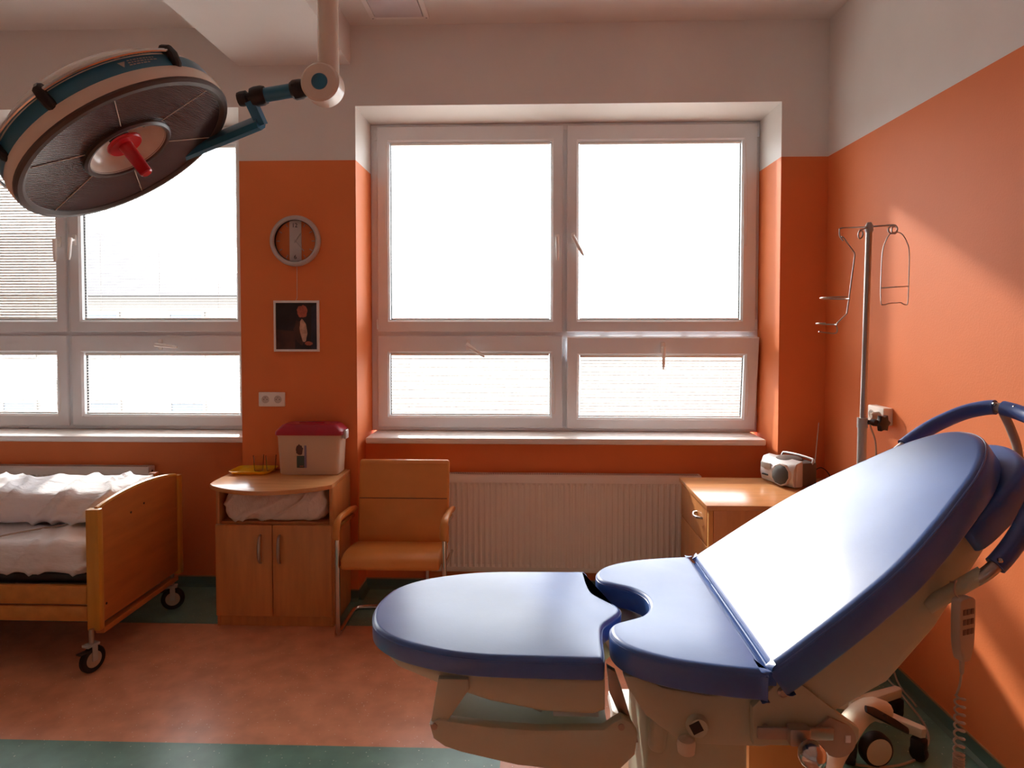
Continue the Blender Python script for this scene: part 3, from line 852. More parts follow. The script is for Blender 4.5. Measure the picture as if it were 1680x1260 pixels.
# ------------------------------------------------------------------ hospital bed
def castor(T, x, y, r, z_top, yaw, m_wheel='rubber', m_cap='greyplastic', w=.028, nm='castor'):
    d = Vector((math.cos(yaw), math.sin(yaw), 0)); s = Vector((-d.y, d.x, 0))
    c = Vector((x, y, r))
    k = part(nm, G().lathe([(r * .62, -w / 2 + .002), (r * .9, -w / 2), (r, -w * .25), (r, w * .25), (r * .9, w / 2), (r * .62, w / 2 - .002)], c, s, 28), m_wheel, T)
    part('wheel_disc', G().lathe([(.0, -w * .42), (r * .2, -w * .46), (r * .66, -w * .40), (r * .66, w * .40), (r * .2, w * .46), (.0, w * .42)], c, s, 28), m_cap, k)
    part('fork', G().box(-r * .22, r * .22, -w * .75, -w * .55, -r * .1, r * 1.25, .003, mtx=frame_of(c, d, s, (0, 0, 1)))
         .box(-r * .22, r * .22, w * .55, w * .75, -r * .1, r * 1.25, .003, mtx=frame_of(c, d, s, (0, 0, 1)))
         .box(-r * .6, r * .4, -w * .75, w * .75, r * 1.06, r * 1.25, .003, mtx=frame_of(c, d, s, (0, 0, 1))), 'greymetal', k)
    part('stem', G().cyl(c - d * r * .05 + Vector((0, 0, r * 1.2)), (c.x - d.x * r * .05, c.y - d.y * r * .05, z_top), .011, None, 12), 'steel', k)
    part('brake_pedal', G().box(-r * 1.15, -r * .3, -w * .5, w * .5, r * .72, r * .85, .003, mtx=frame_of(c, d, s, (0, 0, 1))), 'dark', k)

BX0, BX1, BY0, BY1 = -4.05, -2.02, 2.935, 3.665
def board(T, x, nm):
    fr = frame_of((x, 0, 0), (0, 1, 0), (0, 0, 1), (1, 0, 0))
    zt = lambda t: .742 + .034 * math.sin(PI * t) ** .8
    top = [(BY0 + .03 + (BY1 - BY0 - .06) * (1 - k / 20), zt(1 - k / 20)) for k in range(21)]
    out = [(BY0 + .03, .205), (BY1 - .03, .205)] + top
    p = part(nm, G().prism(out, -.012, .012, fr, .003), 'bed_panel', T)
    part('panel_edge', G().tube([(x, a, b + .002) for a, b in top], .0125, 8), 'bed_edge', p)
    for ya, yb in ((BY0, BY0 + .036), (BY1 - .036, BY1)):
        part('corner_post', G().box(x - .034, x + .026, ya, yb, .185, .748, .004), 'bed_edge', p)
    for a, b in ((BY0 + .27, .66), (BY0 + .38, .676), (BY0 + .07, .285)):
        part('screw_cap', G().cyl((x + .011, a, b), (x + .0135, a, b), .006, None, 12), 'dark', p)
    part('cross_bar', G().box(x - .03, x + .012, BY0 + .05, BY1 - .03, .150, .178, .004), 'bed_panel', p)
B = thing('hospital_bed', 'beech hospital bed on castors at the left edge of the room', 'bed', (-3.0, 3.3, 0))
board(B, BX1, 'footboard'); board(B, BX0, 'headboard')
for y0, y1 in ((BY0 + .004, BY0 + .028), (BY1 - .028, BY1 - .004)):
    part('side_rail', G().box(BX0 + .03, BX1 - .036, y0, y1, .305, .392, .004), 'bed_wood', B)
    part('side_rail', G().box(BX0 + .03, BX1 - .036, y0, y1, .226, .296, .004), 'bed_wood', B)
part('bed_base', G().box(BX0 + .05, BX1 - .04, BY0 + .05, BY1 - .05, .385, .43, .006), 'dark', B)
part('underframe', G().box(BX0 + .1, BX1 - .1, BY0 + .18, BY0 + .23, .20, .26, .004).box(BX0 + .1, BX1 - .1, BY1 - .23, BY1 - .18, .20, .26, .004)
     .box(-3.4, -3.3, BY0 + .18, BY1 - .18, .2, .25, .004).box(-2.7, -2.6, BY0 + .18, BY1 - .18, .2, .25, .004), 'greymetal', B)
part('guard_rail_post', G().box(-2.13, -2.095, BY1 - .10, BY1 - .06, .40, .775, .004), 'bed_panel', B)
for cx, cy_, yw in ((BX1 - .005, BY0 - .01, 1.25), (BX1, BY1 - .07, .4), (BX0, BY0 + .05, 1.0), (BX0, BY1 - .07, .3)):
    castor(B, cx, cy_, .060, .2, yw, 'rubber', 'greyplastic')
mt = softbox(G(), BX0 + .05, BX1 - .045, BY0 + .02, BY1 - .05, .432, .585, .05, (110, 40, 14), .012, 5.0, 3.1, .8)
single('mattress', mt, 'linen', 'mattress under a loose white sheet on the hospital bed', 'mattress', (-3.0, 3.3, .432), ang=80)
sg = G().tube(smooth_open([(-2.62, 2.96, .572), (-2.52, 3.03, .594), (-2.40, 3.13, .599), (-2.30, 3.2, .601)], 6), .004, 6)
single('strap', sg, 'greyplastic', 'grey strap lying across the white sheet of the bed', 'strap', (-2.4, 3.1, .6))
rl = softbox(G(), BX0 + .06, BX1 - .05, 3.15, 3.60, .597, .765, .075, (110, 40, 22), .014, 4.2, 9.2, 1.0)
single('rolled_duvet', rl, 'linen', 'white duvet rolled up along the wall side of the bed', 'duvet', (-3.0, 3.4, .6), ang=80)

# ------------------------------------------------------------------ bow-fronted cabinet and what stands on it
def build_cabinet():
    x0, x1, yf, yb = -1.672, -1.050, 3.40, 3.735
    T = thing('bedside_cabinet', 'beech cabinet with bowed top, open shelf and two doors', 'cabinet', ((x0 + x1) / 2, 3.57, 0))
    part('plinth', G().box(x0 + .012, x1 - .004, yf + .006, yb, 0, .058, .002), 'beech', T)
    part('side_panel', G().box(x0, x0 + .018, yf, yb, .0, .742, .002), 'beech', T)
    part('side_panel', G().box(x1 - .018, x1, yf, yb, .0, .742, .002), 'beech', T)
    part('back_panel', G().box(x0 + .018, x1 - .018, yb - .008, yb, .058, .742), 'beech', T)
    part('shelf', G().box(x0 + .018, x1 - .018, yf + .012, yb - .008, .538, .556, .002), 'beech', T)
    part('bottom_board', G().box(x0 + .018, x1 - .018, yf + .012, yb - .008, .060, .076, .002), 'beech', T)
    xm = -1.366
    for a, b, hx in ((x0 + .003, xm - .002, xm - .062), (xm + .002, x1 - .003, xm + .040)):
        d = part('door', G().box(a, b, yf - .018, yf - .001, .062, .546, .002), 'beech', T)
        pts = [(hx, yf - .017, .345), (hx, yf - .036, .362), (hx, yf - .043, .42), (hx, yf - .036, .478), (hx, yf - .017, .495)]
        part('handle', G().tube(smooth_open(pts, 6), .006, 10, rfun=lambda t: .0045 + .0045 * math.sin(PI * t)), 'steel', d, 'curved steel handle')
    out = [(-1.052, yb + .006), (-1.700, yb + .006), (-1.700, 3.44), (-1.690, 3.375)]
    out += [(-1.690 + .645 * t, 3.375 - .155 * math.sin(PI * t) ** .75 * (1 - .12 * t)) for t in [k / 24 for k in range(1, 24)]]
    out += [(-1.045, 3.378)]
    part('top', G().prism(out, .742, .765, None, .003), 'beech_top', T)
build_cabinet()
bl = softbox(G(), -1.634, -1.088, 3.385, 3.70, .5605, .724, .06, (70, 26, 26), .010, 8.0, 4.4, 1.0)
single('folded_blanket', bl, 'blanket', 'crumpled white blanket stuffed in the open shelf of the bedside cabinet', 'blanket', (-1.36, 3.54, .558), ang=80)

def rrect(x0, x1, y0, y1, r, n=5):
    out = []
    for cx, cy, a in ((x1 - r, y1 - r, 0), (x0 + r, y1 - r, 90), (x0 + r, y0 + r, 180), (x1 - r, y0 + r, 270)):
        for k in range(n + 1):
            t = math.radians(a + 90 * k / n); out.append((cx + r * math.cos(t), cy + r * math.sin(t)))
    return out
def loft(g, rings, cap0=True, cap1=True):
    """rings: list of (list of (x,y), z) with equal counts"""
    vs = []; n = len(rings[0][0])
    for pts, z in rings: vs += [(x, y, z) for x, y in pts]
    fs = [(q * n + i, q * n + (i + 1) % n, (q + 1) * n + (i + 1) % n, (q + 1) * n + i) for q in range(len(rings) - 1) for i in range(n)]
    if cap0: fs.append(tuple(range(n - 1, -1, -1)))
    if cap1: fs.append(tuple(range((len(rings) - 1) * n, len(rings) * n)))
    return g.add(vs, fs)

def build_box():
    T = thing('storage_box', 'translucent plastic box with a crimson lid on the bedside cabinet', 'box', (-1.24, 3.66, .765))
    R = lambda e, z: (rrect(-1.405 - e, -1.075 + e, 3.588 - e * .5, 3.722 + e * .3, .022), z)
    part('body', loft(G(), [R(-.006, .7655), R(0, .772), R(.012, .975), R(.018, .985), R(.018, .996)], True, False), 'box', T)
    part('contents', loft(G(), [R(-.012, .770), R(-.010, .775), R(-.002, .96)]), 'paper', T, 'cream papers inside the box')
    lid = part('lid', loft(G(), [R(.022, .986), R(.024, .990), R(.022, 1.006), R(.010, 1.018), R(-.01, 1.040), R(-.03, 1.046)], True, True), 'lid', T, 'crimson lid')
    part('lid_handle', G().box(-1.31, -1.17, 3.64, 3.67, 1.044, 1.050, .003), 'lid', lid)
    part('latch', G().box(-1.052, -1.036, 3.615, 3.665, .962, 1.012, .004), 'silver', T)
    y = 3.5835
    lb = part('label_print', G().box(-1.304, -1.262, y - .0012, y + .002, .806, .872), 'p_green', T, 'small printed sticker')
    part('label_print', G().box(-1.262, -1.250, y - .0012, y + .002, .806, .93), 'p_lilac', T)
    part('print_area', blob(-1.289, .905, .020, .030, y - .0015, seed=8), 'p_brown', lb)
    part('print_area', G().box(-1.288, -1.268, y - .0016, y - .001, .813, .817), 'p_red', lb)
build_box()
def build_tray():
    R = lambda e, z: (rrect(-1.672 - e, -1.478 + e, 3.582 - e, 3.722 + e, .03), z)
    g = loft(G(), [R(-.004, .7655), R(.004, .768), R(.016, .782), R(.018, .784), R(.015, .7845), R(.002, .771), R(-.004, .770)])
    single('serving_tray', g, 'tray', 'yellow plastic tray beside the plastic box', 'tray', (-1.575, 3.652, .7655))
build_tray()
for gx, lab in ((-1.553, 'clear drinking glass on the left of the yellow tray'), (-1.482, 'clear drinking glass on the tray next to the plastic box')):
    g = G().lathe([(.0, .0), (.022, 0), (.024, .003), (.030, .088), (.0288, .088), (.0228, .006), (.0, .006)], (gx, 3.665, .7705), (0, 0, 1), 28)
    single('drinking_glass', g, 'glass', lab, 'glass', (gx, 3.665, .7705), 'glasses on the tray')

# ------------------------------------------------------------------ tan armchair
def build_armchair():
    T = thing('armchair', 'tan leather armchair with chrome sled frame beside the cabinet', 'chair', (-.72, 3.5, 0))
    xl, xr = -.993, -.447
    pts = lambda x: [(x, 3.58, .545), (x, 3.40, .562), (x, 3.33, .565), (x, 3.298, .55), (x, 3.288, .50), (x, 3.288, .30), (x, 3.288, .08), (x, 3.295, .03), (x, 3.325, .0135), (x, 3.45, .0135), (x, 3.58, .0135)]
    L = smooth_open(pts(xl), 5); Rr = smooth_open(pts(xr), 5)
    cross = [Vector((xl + .02, 3.615, .0135)), Vector((xl + .08, 3.625, .0135)), Vector(((xl + xr) / 2, 3.625, .0135)), Vector((xr - .08, 3.625, .0135)), Vector((xr - .02, 3.615, .0135))]
    part('sled_frame', G().tube(L + cross + Rr[::-1], .0125, 12), 'chrome', T, 'chrome tube frame')
    part('seat_support', G().tube([(xl, 3.40, .355), (xr, 3.40, .355)], .010, 10).tube([(xl, 3.288, .37), (xl, 3.40, .355), (xl, 3.6, .345)], .009, 8).tube([(xr, 3.288, .37), (xr, 3.40, .355), (xr, 3.6, .345)], .009, 8), 'chrome', T)
    fx = frame_of((0, 0, 0), (0, 1, 0), (0, 0, 1), (1, 0, 0))
    seat = smooth_closed([(3.262, .385), (3.275, .416), (3.33, .430), (3.46, .422), (3.60, .398), (3.62, .36), (3.58, .345), (3.40, .350), (3.29, .352), (3.266, .364)], 5)
    part('seat', G().prism(seat, -.972, -.470, fx, .014), 'tan', T, ang=50)
    bk = smooth_closed([(3.565, .40), (3.560, .46), (3.575, .60), (3.600, .76), (3.612, .83), (3.630, .846), (3.648, .83), (3.640, .76), (3.618, .60), (3.606, .46), (3.600, .40)], 5)
    bo = part('backrest', G().prism(bk, -.962, -.462, fx, .012), 'tan', T, ang=50)
    part('seam', G().tube([(-.955, 3.5795, .642), (-.47, 3.5795, .642)], .0022, 6), 'p_brown', bo)
    part('seam', G().tube([(-.955, 3.6045, .828), (-.47, 3.6045, .828)], .0022, 6), 'tan', bo)
    for x in (xl, xr):
        s = 1 if x == xr else -1
        pad = smooth_open([(x, 3.595, .575), (x, 3.52, .590), (x, 3.40, .600), (x, 3.32, .600), (x, 3.282, .585), (x, 3.270, .545), (x, 3.272, .515)], 5)
        part('armrest', G().tube(pad, .026, 12, flat=.62), 'tan', T)
build_armchair()

# ------------------------------------------------------------------ desk cabinet with the radio
def build_desk():
    x0, x1, y0, y1, zt = .815, 1.600, 3.09, 3.665, .75
    T = thing('desk', 'beech desk with a drawer front facing left in the window corner', 'desk', ((x0 + x1) / 2, 3.37, 0))
    part('top', G().box(x0, x1, y0, y1, zt - .025, zt, .003), 'beech_top', T)
    part('front_panel', G().box(x0 + .036, x1 - .01, y0 + .008, y0 + .026, .02, zt - .025, .002), 'beech', T)
    part('corner_upright', G().box(x0 + .012, x0 + .034, y0 + .006, y0 + .03, .0, zt - .025, .002), 'beech_edge', T)
    part('back_panel', G().box(x0 + .03, x1 - .01, y1 - .02, y1 - .004, .0, zt - .025, .002), 'beech', T)
    part('right_panel', G().box(x1 - .03, x1 - .012, y0 + .03, y1 - .02, .0, zt - .025, .002), 'beech', T)
    part('bottom_board', G().box(x0 + .03, x1 - .03, y0 + .03, y1 - .02, .06, .078, .002), 'beech', T)
    part('plinth', G().box(x0 + .03, x0 + .046, y0 + .03, y1 - .02, .0, .06, .002), 'beech', T)
    for z0, z1_ in ((.545, .722), (.07, .541)):
        nm = 'drawer' if z0 > .3 else 'door'
        d = part(nm, G().box(x0 + .010, x0 + .028, y0 + .034, y1 - .012, z0, z1_, .002), 'beech', T)
        if nm == 'drawer':
            pts = [(x0 + .012, 3.31, .658), (x0 - .010, 3.295, .658), (x0 - .020, 3.255, .656), (x0 - .010, 3.215, .658), (x0 + .012, 3.20, .658)]
            part('handle', G().tube(smooth_open(pts, 6), .006, 10), 'chrome', d, 'chrome bow handle')
        else:
            pts = [(x0 + .012, 3.16, .48), (x0 - .010, 3.16, .465), (x0 - .020, 3.16, .42), (x0 - .010, 3.16, .375), (x0 + .012, 3.16, .36)]
            part('handle', G().tube(smooth_open(pts, 6), .006, 10), 'chrome', d, 'chrome bow handle')
build_desk()

def build_radio():
    o = Vector((1.340, 3.412, .7505)); fx = Vector((-.36, .933, 0)).normalized(); fy = Vector((fx.y, -fx.x, 0))   # fx along the front, fy backwards (into +x)
    Fm = frame_of(o, fx, fy, (0, 0, 1))
    T = thing('radio', 'silver portable radio with a dark speaker on the corner desk', 'radio', o)
    def put(g): g.v = [tuple(Fm @ Vector(p)) for p in g.v]; return g
    Ln, D, Hh = .245, .165, .138
    # front shell: bulged silver casing, side profile in (depth, z) swept along the front
    def prof(t):
        bulge = .030 * math.sin(PI * t) ** .6
        return [(.060, .004), (.010 - bulge * .5, .006), (.0 - bulge, .045), (.004 - bulge, .095), (.022 - bulge * .5, .128), (.060, Hh)]
    rings = []; n = 14
    vs = []; k = 6
    for i in range(n + 1):
        t = i / n
        for d, z in prof(t): vs.append((Ln * t, d, z))
    fs = [(i * k + j, i * k + j + 1, (i + 1) * k + j + 1, (i + 1) * k + j) for i in range(n) for j in range(k - 1)]
    fs += [(i * k + k - 1, i * k, (i + 1) * k, (i + 1) * k + k - 1) for i in range(n)] + [tuple(range(k)), tuple(range(n * k + k - 1, n * k - 1, -1))]
    part('front_shell', put(G().add(vs, fs)), 'silver', T, 'silver front shell', ang=50)
    part('back_shell', put(G().box(.006, Ln - .006, .058, D, .004, Hh - .010, .012)), 'radio_dark', T, 'dark grey rear case')
    part('side_band', put(G().box(-.003, .008, .022, .062, .006, Hh - .008, .004)), 'silver', T)
    for cx in (.062,):
        g = G().lathe([(.0, .010), (.034, .010), (.050, .004), (.054, -.010)], (cx, -.026, .064), (-.16, -1, .12), 10)
        s = part('speaker_grille', put(g), 'speaker', T, 'dark speaker grille')
        g = G().lathe([(.052, .001), (.056, .002), (.060, -.012)], (cx, -.026, .064), (-.16, -1, .12), 10); part('speaker_ring', put(g), 'silver', s)
    part('display', put(G().box(.135, .205, -.0325, -.018, .078, .108, .003)), 'greymetal', T)
    for q in range(4): part('button', put(G().box(.150 + q * .012, .158 + q * .012, -.0335, -.020, .040, .048, .001)), 'ink', T)
    part('cd_lid', put(G().lathe([(.0, .012), (.05, .010), (.066, .004), (.068, -.002)], (Ln / 2, .085, Hh - .008), (0, 0, 1), 32)), 'radio_dark', T)
    hd = [(.012, .13, .11), (.012, .142, .136), (.03, .146, .142), (Ln / 2, .146, .146), (Ln - .03, .146, .142), (Ln - .012, .142, .136), (Ln - .012, .13, .11)]
    part('carry_handle', put(G().tube(smooth_open(hd, 5), .006, 8)), 'silver', T)
    part('antenna', put(G().cyl((.02, D - .006, .09), (.005, D + .004, .335), .0028, .0018, 8)), 'steel', T)
    Q = Fm @ Vector((.05, D, .06))
    part('mains_cord', G().tube(smooth_open([Q, Q + Vector((.05, .0, .03)), Q + Vector((.085, -.02, .0)), Q + Vector((.085, -.06, -.055)), Q + Vector((.06, -.13, -.057)), Q + Vector((.02, -.2, -.057))], 6), .0028, 6), 'dark', T)
build_radio()

# ------------------------------------------------------------------ drip stand
def spiral(p, d, r, turns=1.1, n=18):
    """hook curl at the end of an arm going in direction d"""
    d = Vector(d).normalized(); up = Vector((0, 0, 1)); c = Vector(p) - up * r
    return [c + (d * math.sin(2 * PI * turns * k / n) + up * math.cos(2 * PI * turns * k / n)) * r * (1 - .25 * k / n) for k in range(n + 1)]
def build_drip_stand():
    bx, by = 1.276, 2.58
    T = thing('drip_stand', 'steel drip stand with wire hooks by the right wall', 'drip stand', (bx, by, 0))
    lean = Vector((.018, 0, 0))
    part('lower_tube', G().cyl((bx - .008, by, .13), (bx, by, 1.232), .0165, None, 20), 'greymetal', T)
    part('collar', G().cyl((bx, by, 1.20), (bx, by, 1.238), .019, None, 20), 'greymetal', T)
    top = Vector((bx + .014, by, 1.972))
    part('upper_tube', G().cyl((bx, by, 1.10), top, .0115, None, 18), 'steel', T)
    part('top_cap', G().lathe([(.0, .02), (.008, .018), (.014, .006), (.015, -.012), (.012, -.02)], top, (0, 0, 1), 14), 'greymetal', T)
    kx = bx + .045
    kn = part('clamp_knob', G().prism([(r * math.cos(a), r * math.sin(a)) for k in range(12) for r, a in [((.034 if k % 2 == 0 else .024), k * PI / 6)]], -.010, .010,
              frame_of((bx + .062, by - .03, 1.222), (.9, .43, 0), (0, 0, 1), (.43, -.9, 0)), .003), 'dark', T, 'black star knob')
    part('knob_shaft', G().cyl((bx + .004, by - .002, 1.222), (bx + .058, by - .026, 1.222), .009, None, 12), 'dark', kn)
    part('side_knob', G().lathe([(.0, .016), (.012, .013), (.014, 0), (.012, -.012), (.0, -.014)], (bx + .030, by - .03, 1.224), (.2, -1, 0), 14), 'dark', kn)
    # four hook arms
    h = top + Vector((0, 0, .002))
    arms = {'long_left': Vector((-.115, -.02, -.008)), 'short_left': Vector((-.046, -.03, -.016)), 'short_right': Vector((.072, -.03, .002)), 'long_right': Vector((.122, .05, .012))}
    ends = {}
    for nm, d in arms.items():
        e = h + d
        pts = [h + d * .08, h + d * .5, e] + spiral(e, d, .017)[1:]
        if nm == 'long_left': pts = [h + d * .08, h + d * .5, e, e + Vector((-.006, 0, -.012)), e + Vector((-.004, 0, -.03)), e + Vector((.008, 0, -.048))]
        part('hook_arm', G().tube(smooth_open(pts, 3), .0028, 8), 'steel', T); ends[nm] = e
    # five-legged base on castors
    part('hub', G().lathe([(.0, .15), (.03, .15), (.038, .13), (.042, .085), (.0, .08)], (bx - .008, by, 0), (0, 0, 1), 24), 'cream2', T)
    for k in range(5):
        a = math.radians(24 + 72 * k); d = Vector((math.cos(a), math.sin(a), 0)); s = Vector((-d.y, d.x, 0))
        o = Vector((bx - .008, by, .112))
        out = [(.02, -.022), (.235, -.016), (.245, 0), (.235, .016), (.02, .022)]
        lg = part('leg', G().prism(out, -.019, .017, frame_of(o, d, s, Vector((0, 0, 1)) + d * .10), .004), 'cream2', T)
        w = o + d * .222
        part('castor', G().lathe([(.0, -.017), (.026, -.017), (.030, -.010), (.030, .010), (.026, .017), (.0, .017)], (w.x, w.y, .0305), s, 18)
             .box(-.024, .024, -.021, .021, .035, .085, .006, mtx=frame_of((w.x, w.y, 0), d, s, (0, 0, 1))), 'rubber', lg)
    return ends
E_ = build_drip_stand()
def build_holders():
    e = E_['long_left'] + Vector((-.001, 0, -.034))
    w = .0026
    # cradle seen edge-on: bent wire with three prongs pointing away from the pole
    T = thing('bottle_holder', 'bent wire bottle holder hanging on the left arm of the drip stand', 'bottle holder', e)
    dn = Vector((-.5, .86, 0)).normalized()          # direction of the cradle's rings
    x = Vector((1, 0, 0))
    P = lambda a, z: e + x * a + Vector((0, 0, z))
    spine = [P(.002, .002), P(.010, -.001), P(.052, -.058), P(.054, -.068), P(.035, -.232), P(.027, -.292), P(-.006, -.325), P(-.012, -.334)]
    part('spine', G().tube(spine, w, 8), 'steel', T)
    def ring(c, r, a0, a1, n=18):
        return [c + Vector((math.cos(math.radians(a0 + (a1 - a0) * k / n)) * r, math.sin(math.radians(a0 + (a1 - a0) * k / n)) * r, .006 * k / n)) for k in range(n + 1)]
    part('ring', G().tube(ring(P(-.018, -.235), .052, -8, 300), w, 8), 'steel', T)
    part('ring', G().tube(ring(P(-.048, -.334), .037, -8, 240), w, 8), 'steel', T)
    part('hook_foot', G().tube(smooth_open([P(-.012, -.334), P(-.008, -.355), P(-.016, -.367), P(-.05, -.364), P(-.078, -.360)], 5), w, 8), 'steel', T)
    e = E_['long_right'] + Vector((.006, 0, -.026))
    T = thing('bottle_holder', 'arched wire bottle holder hanging on the right arm of the drip stand', 'bottle holder', e)
    Lx = Vector((1, -.1, 0)).normalized(); Q = lambda a, z: e + Lx * a + Vector((0, 0, z))
    hw = .050
    arch = [Q(-hw, -.275), Q(-hw - .002, -.20), Q(-hw + .002, -.08), Q(-hw + .012, -.038), Q(-.022, -.008), Q(0, 0), Q(.022, -.008), Q(hw - .010, -.038), Q(hw, -.08), Q(hw, -.20), Q(hw - .002, -.275),
            Q(hw - .010, -.283), Q(hw - .022, -.279), Q(.02, -.275), Q(-.02, -.278), Q(-hw + .02, -.282), Q(-hw + .008, -.283)]
    part('arch', G().tube(smooth_closed([tuple(p) for p in arch], 5), .0020, 7, closed=True), 'steel', T)
    part('cross_wire', G().tube(smooth_open([Q(-hw - .001, -.218), Q(-.02, -.216) + Vector((0, -.03, 0)), Q(.02, -.214) + Vector((0, -.03, 0)), Q(hw, -.212)], 6), .0022, 7), 'steel', T)
build_holders()

# ------------------------------------------------------------------ gynaecological examination chair
def mirror_outline(half, yc):
    """half: list of (x, +halfwidth) from tip to tip along one side"""
    return [(x, yc + w) for x, w in half] + [(x, yc - w) for x, w in half[::-1] if w > 1e-6]

def station_loft(stations, place, n=20, p=4.0):
    """stations: (s, halfwidth, h_top, h_bottom); superellipse sections placed by place(s, y, h)"""
    vs = []; fs = []
    for s, w, ht, hb in stations:
        for k in range(n):
            t = 2 * PI * (k + .5) / n
            cx, sy = math.cos(t), math.sin(t)
            y = math.copysign(abs(cx) ** (2 / p), cx) * w
            h = (ht + hb) / 2 + math.copysign(abs(sy) ** (2 / p), sy) * (ht - hb) / 2
            vs.append(place(s, y, h))
    m = len(stations)
    for q in range(m - 1):
        for k in range(n): fs.append((q * n + k, q * n + (k + 1) % n, (q + 1) * n + (k + 1) % n, (q + 1) * n + k))
    fs += [tuple(range(n - 1, -1, -1)), tuple(range((m - 1) * n, m * n))]
    return G().add(vs, fs)

def build_exam_chair():
    yc = 1.75
    T = thing('examination_chair', 'blue padded gynaecological examination chair with a raised backrest in the foreground', 'examination chair', (.6, yc, 0))
    # leg pad
    half = [(-.425, 0), (-.416, .075), (-.386, .14), (-.318, .2), (-.211, .245), (-.12, .263), (0, .268), (.11, .270), (.150, .2705), (.166, .258), (.171, .17), (.180, .105), (.208, .062), (.230, .030), (.238, 0)]
    leg_out = smooth_closed(mirror_outline(half, yc), 5)
    lp = part('leg_pad', cushion(G(), leg_out, .786, .838, .015, rb=.010), 'blue', T, ang=60)
    pip = inset(ccw(leg_out), .0035)
    part('piping', G().tube([(x, y, .828) for x, y in pip], .0035, 6, closed=True), 'blue', lp)
    # seat pad with the cut-out
    half = [(.309, 0), (.303, .040), (.278, .080), (.238, .106), (.203, .128), (.187, .160), (.190, .205), (.215, .250), (.262, .287), (.33, .318), (.42, .340), (.488, .350), (.502, .346)]
    seat_out = smooth_closed([(x, yc + w) for x, w in half] + [(.503, yc + .17), (.503, yc - .17)] + [(x, yc - w) for x, w in half[::-1] if w > 0], 5)
    sp = part('seat_pad', cushion(G(), seat_out, .792, .860, .015, rb=.012), 'blue', T, ang=60)
    pip = inset(ccw(seat_out), .0034)
    part('piping', G().tube([(x, y, .8505) for x, y in pip], .0026, 6, closed=True), 'blue', sp)
    # backrest
    al = math.radians(36); ca, sa = math.cos(al), math.sin(al)
    o = Vector((.505, yc, .860)); Fb = frame_of(o, (ca, 0, sa), (0, 1, 0), (-sa, 0, ca))
    half = [(.0, .20), (.0, .330), (.012, .344), (.13, .337), (.25, .325), (.37, .303), (.49, .260), (.6, .210), (.67, .174), (.735, .122), (.775, .066), (.788, 0)]
    back_out = smooth_closed(mirror_outline(half, 0), 5)
    bp = part('back_pad', cushion(G(), back_out, -.078, 0, .020, Fb, rb=.018), 'blue', T, ang=60)
    part('seam_strip', G().box(.490, .530, yc - .33, yc + .33, .815, .846, .004), 'blue', bp)
    pip = inset(ccw(back_out), .0034)
    part('piping', G().tube([Fb @ Vector((x, y, -.010)) for x, y in pip], .0026, 6, closed=True), 'blue', bp)
    half = [(.56, .10), (.56, .19), (.66, .178), (.75, .145), (.81, .098), (.838, 0)]
    part('head_pad', cushion(G(), smooth_closed(mirror_outline(half, 0), 5), -.152, -.080, .016, Fb), 'blue', T, 'second blue pad behind the head end', ang=60)
    # cream shells
    pl_b = lambda s, y, h: Fb @ Vector((s, y, h))
    part('back_shell', station_loft([(-.005, .250, -.085, -.205), (.03, .262, -.082, -.232), (.2, .265, -.082, -.245), (.36, .246, -.082, -.215), (.50, .205, -.084, -.185), (.62, .155, -.092, -.17), (.72, .10, -.12, -.165), (.80, .04, -.14, -.16)], pl_b, 28, 7), 'cream', T, ang=40)
    pl_h = lambda s, y, h: Vector((s, yc + y, h))
    part('leg_shell', station_loft([(-.405, .04, .790, .776), (-.385, .10, .790, .768), (-.33, .165, .790, .755), (-.22, .215, .790, .738), (-.10, .238, .790, .710), (.03, .246, .790, .690), (.14, .247, .790, .686), (.168, .243, .790, .694)], pl_h, 28, 8), 'cream', T, ang=40)
    def side_plate(nm, pts, y0, y1, m='cream', bevel=.005, label=None, pts_smooth=0):
        if pts_smooth: pts = smooth_closed(pts, pts_smooth)
        fr = frame_of((0, 0, 0), (1, 0, 0), (0, 0, 1), (0, -1, 0))
        return part(nm, G().prism(ccw(pts), -y1, -y0, fr, bevel), m, T, label, ang=40)
    side_plate('seat_shell', [(.210, .790), (.222, .758), (.262, .697), (.325, .650), (.388, .632), (.530, .630), (.64, .650), (.70, .67), (.62, .75), (.559, .790), (.535, .785), (.498, .752), (.40, .748), (.30, .765), (.25, .788)], 1.50, 2.00)
    arm = [(-.241, .664), (-.232, .630), (-.205, .611), (-.163, .598), (-.033, .570), (.081, .560), (.20, .562), (.238, .60), (.244, .650), (.228, .678), (.206, .688), (.186, .676), (.166, .660), (.009, .655), (-.105, .662), (-.222, .676)]
    for y0, y1 in ((1.505, 1.535), (1.965, 1.995)):
        a = side_plate('link_arm', arm, y0, y1, bevel=.006)
        for bx, bz in ((-.229, .661), (.206, .668)):
            part('pivot_bolt', G().cyl((bx, y0 - .003, bz), (bx, y1 + .003, bz), .0075, None, 16), 'greyplastic', a)
        side_plate('link_plate', [(-.221, .770), (-.238, .668), (-.200, .668), (-.148, .745), (-.15, .77)], y0 + .006, y1 - .006, bevel=.003)
    side_plate('link_tray', [(-.21, .604), (-.03, .572), (.19, .565), (.19, .585), (-.03, .592), (-.2, .625)], 1.53, 1.97, bevel=.003)
    part('gas_strut', G().cyl((-.150, 1.60, .745), (-.118, 1.60, .726), .006, None, 12), 'dark', T)
    part('strut_body', G().box(0, .165, -.012, .012, -.010, .010, .004, mtx=frame_of((-.122, 1.60, .727), Vector((.9, 0, -.436)), (0, 1, 0), Vector((.436, 0, .9)))), 'greymetal', T)
    part('release_bar', G().box(.05, .16, 1.56, 1.94, .656, .668, .002), 'whiteplastic', T)
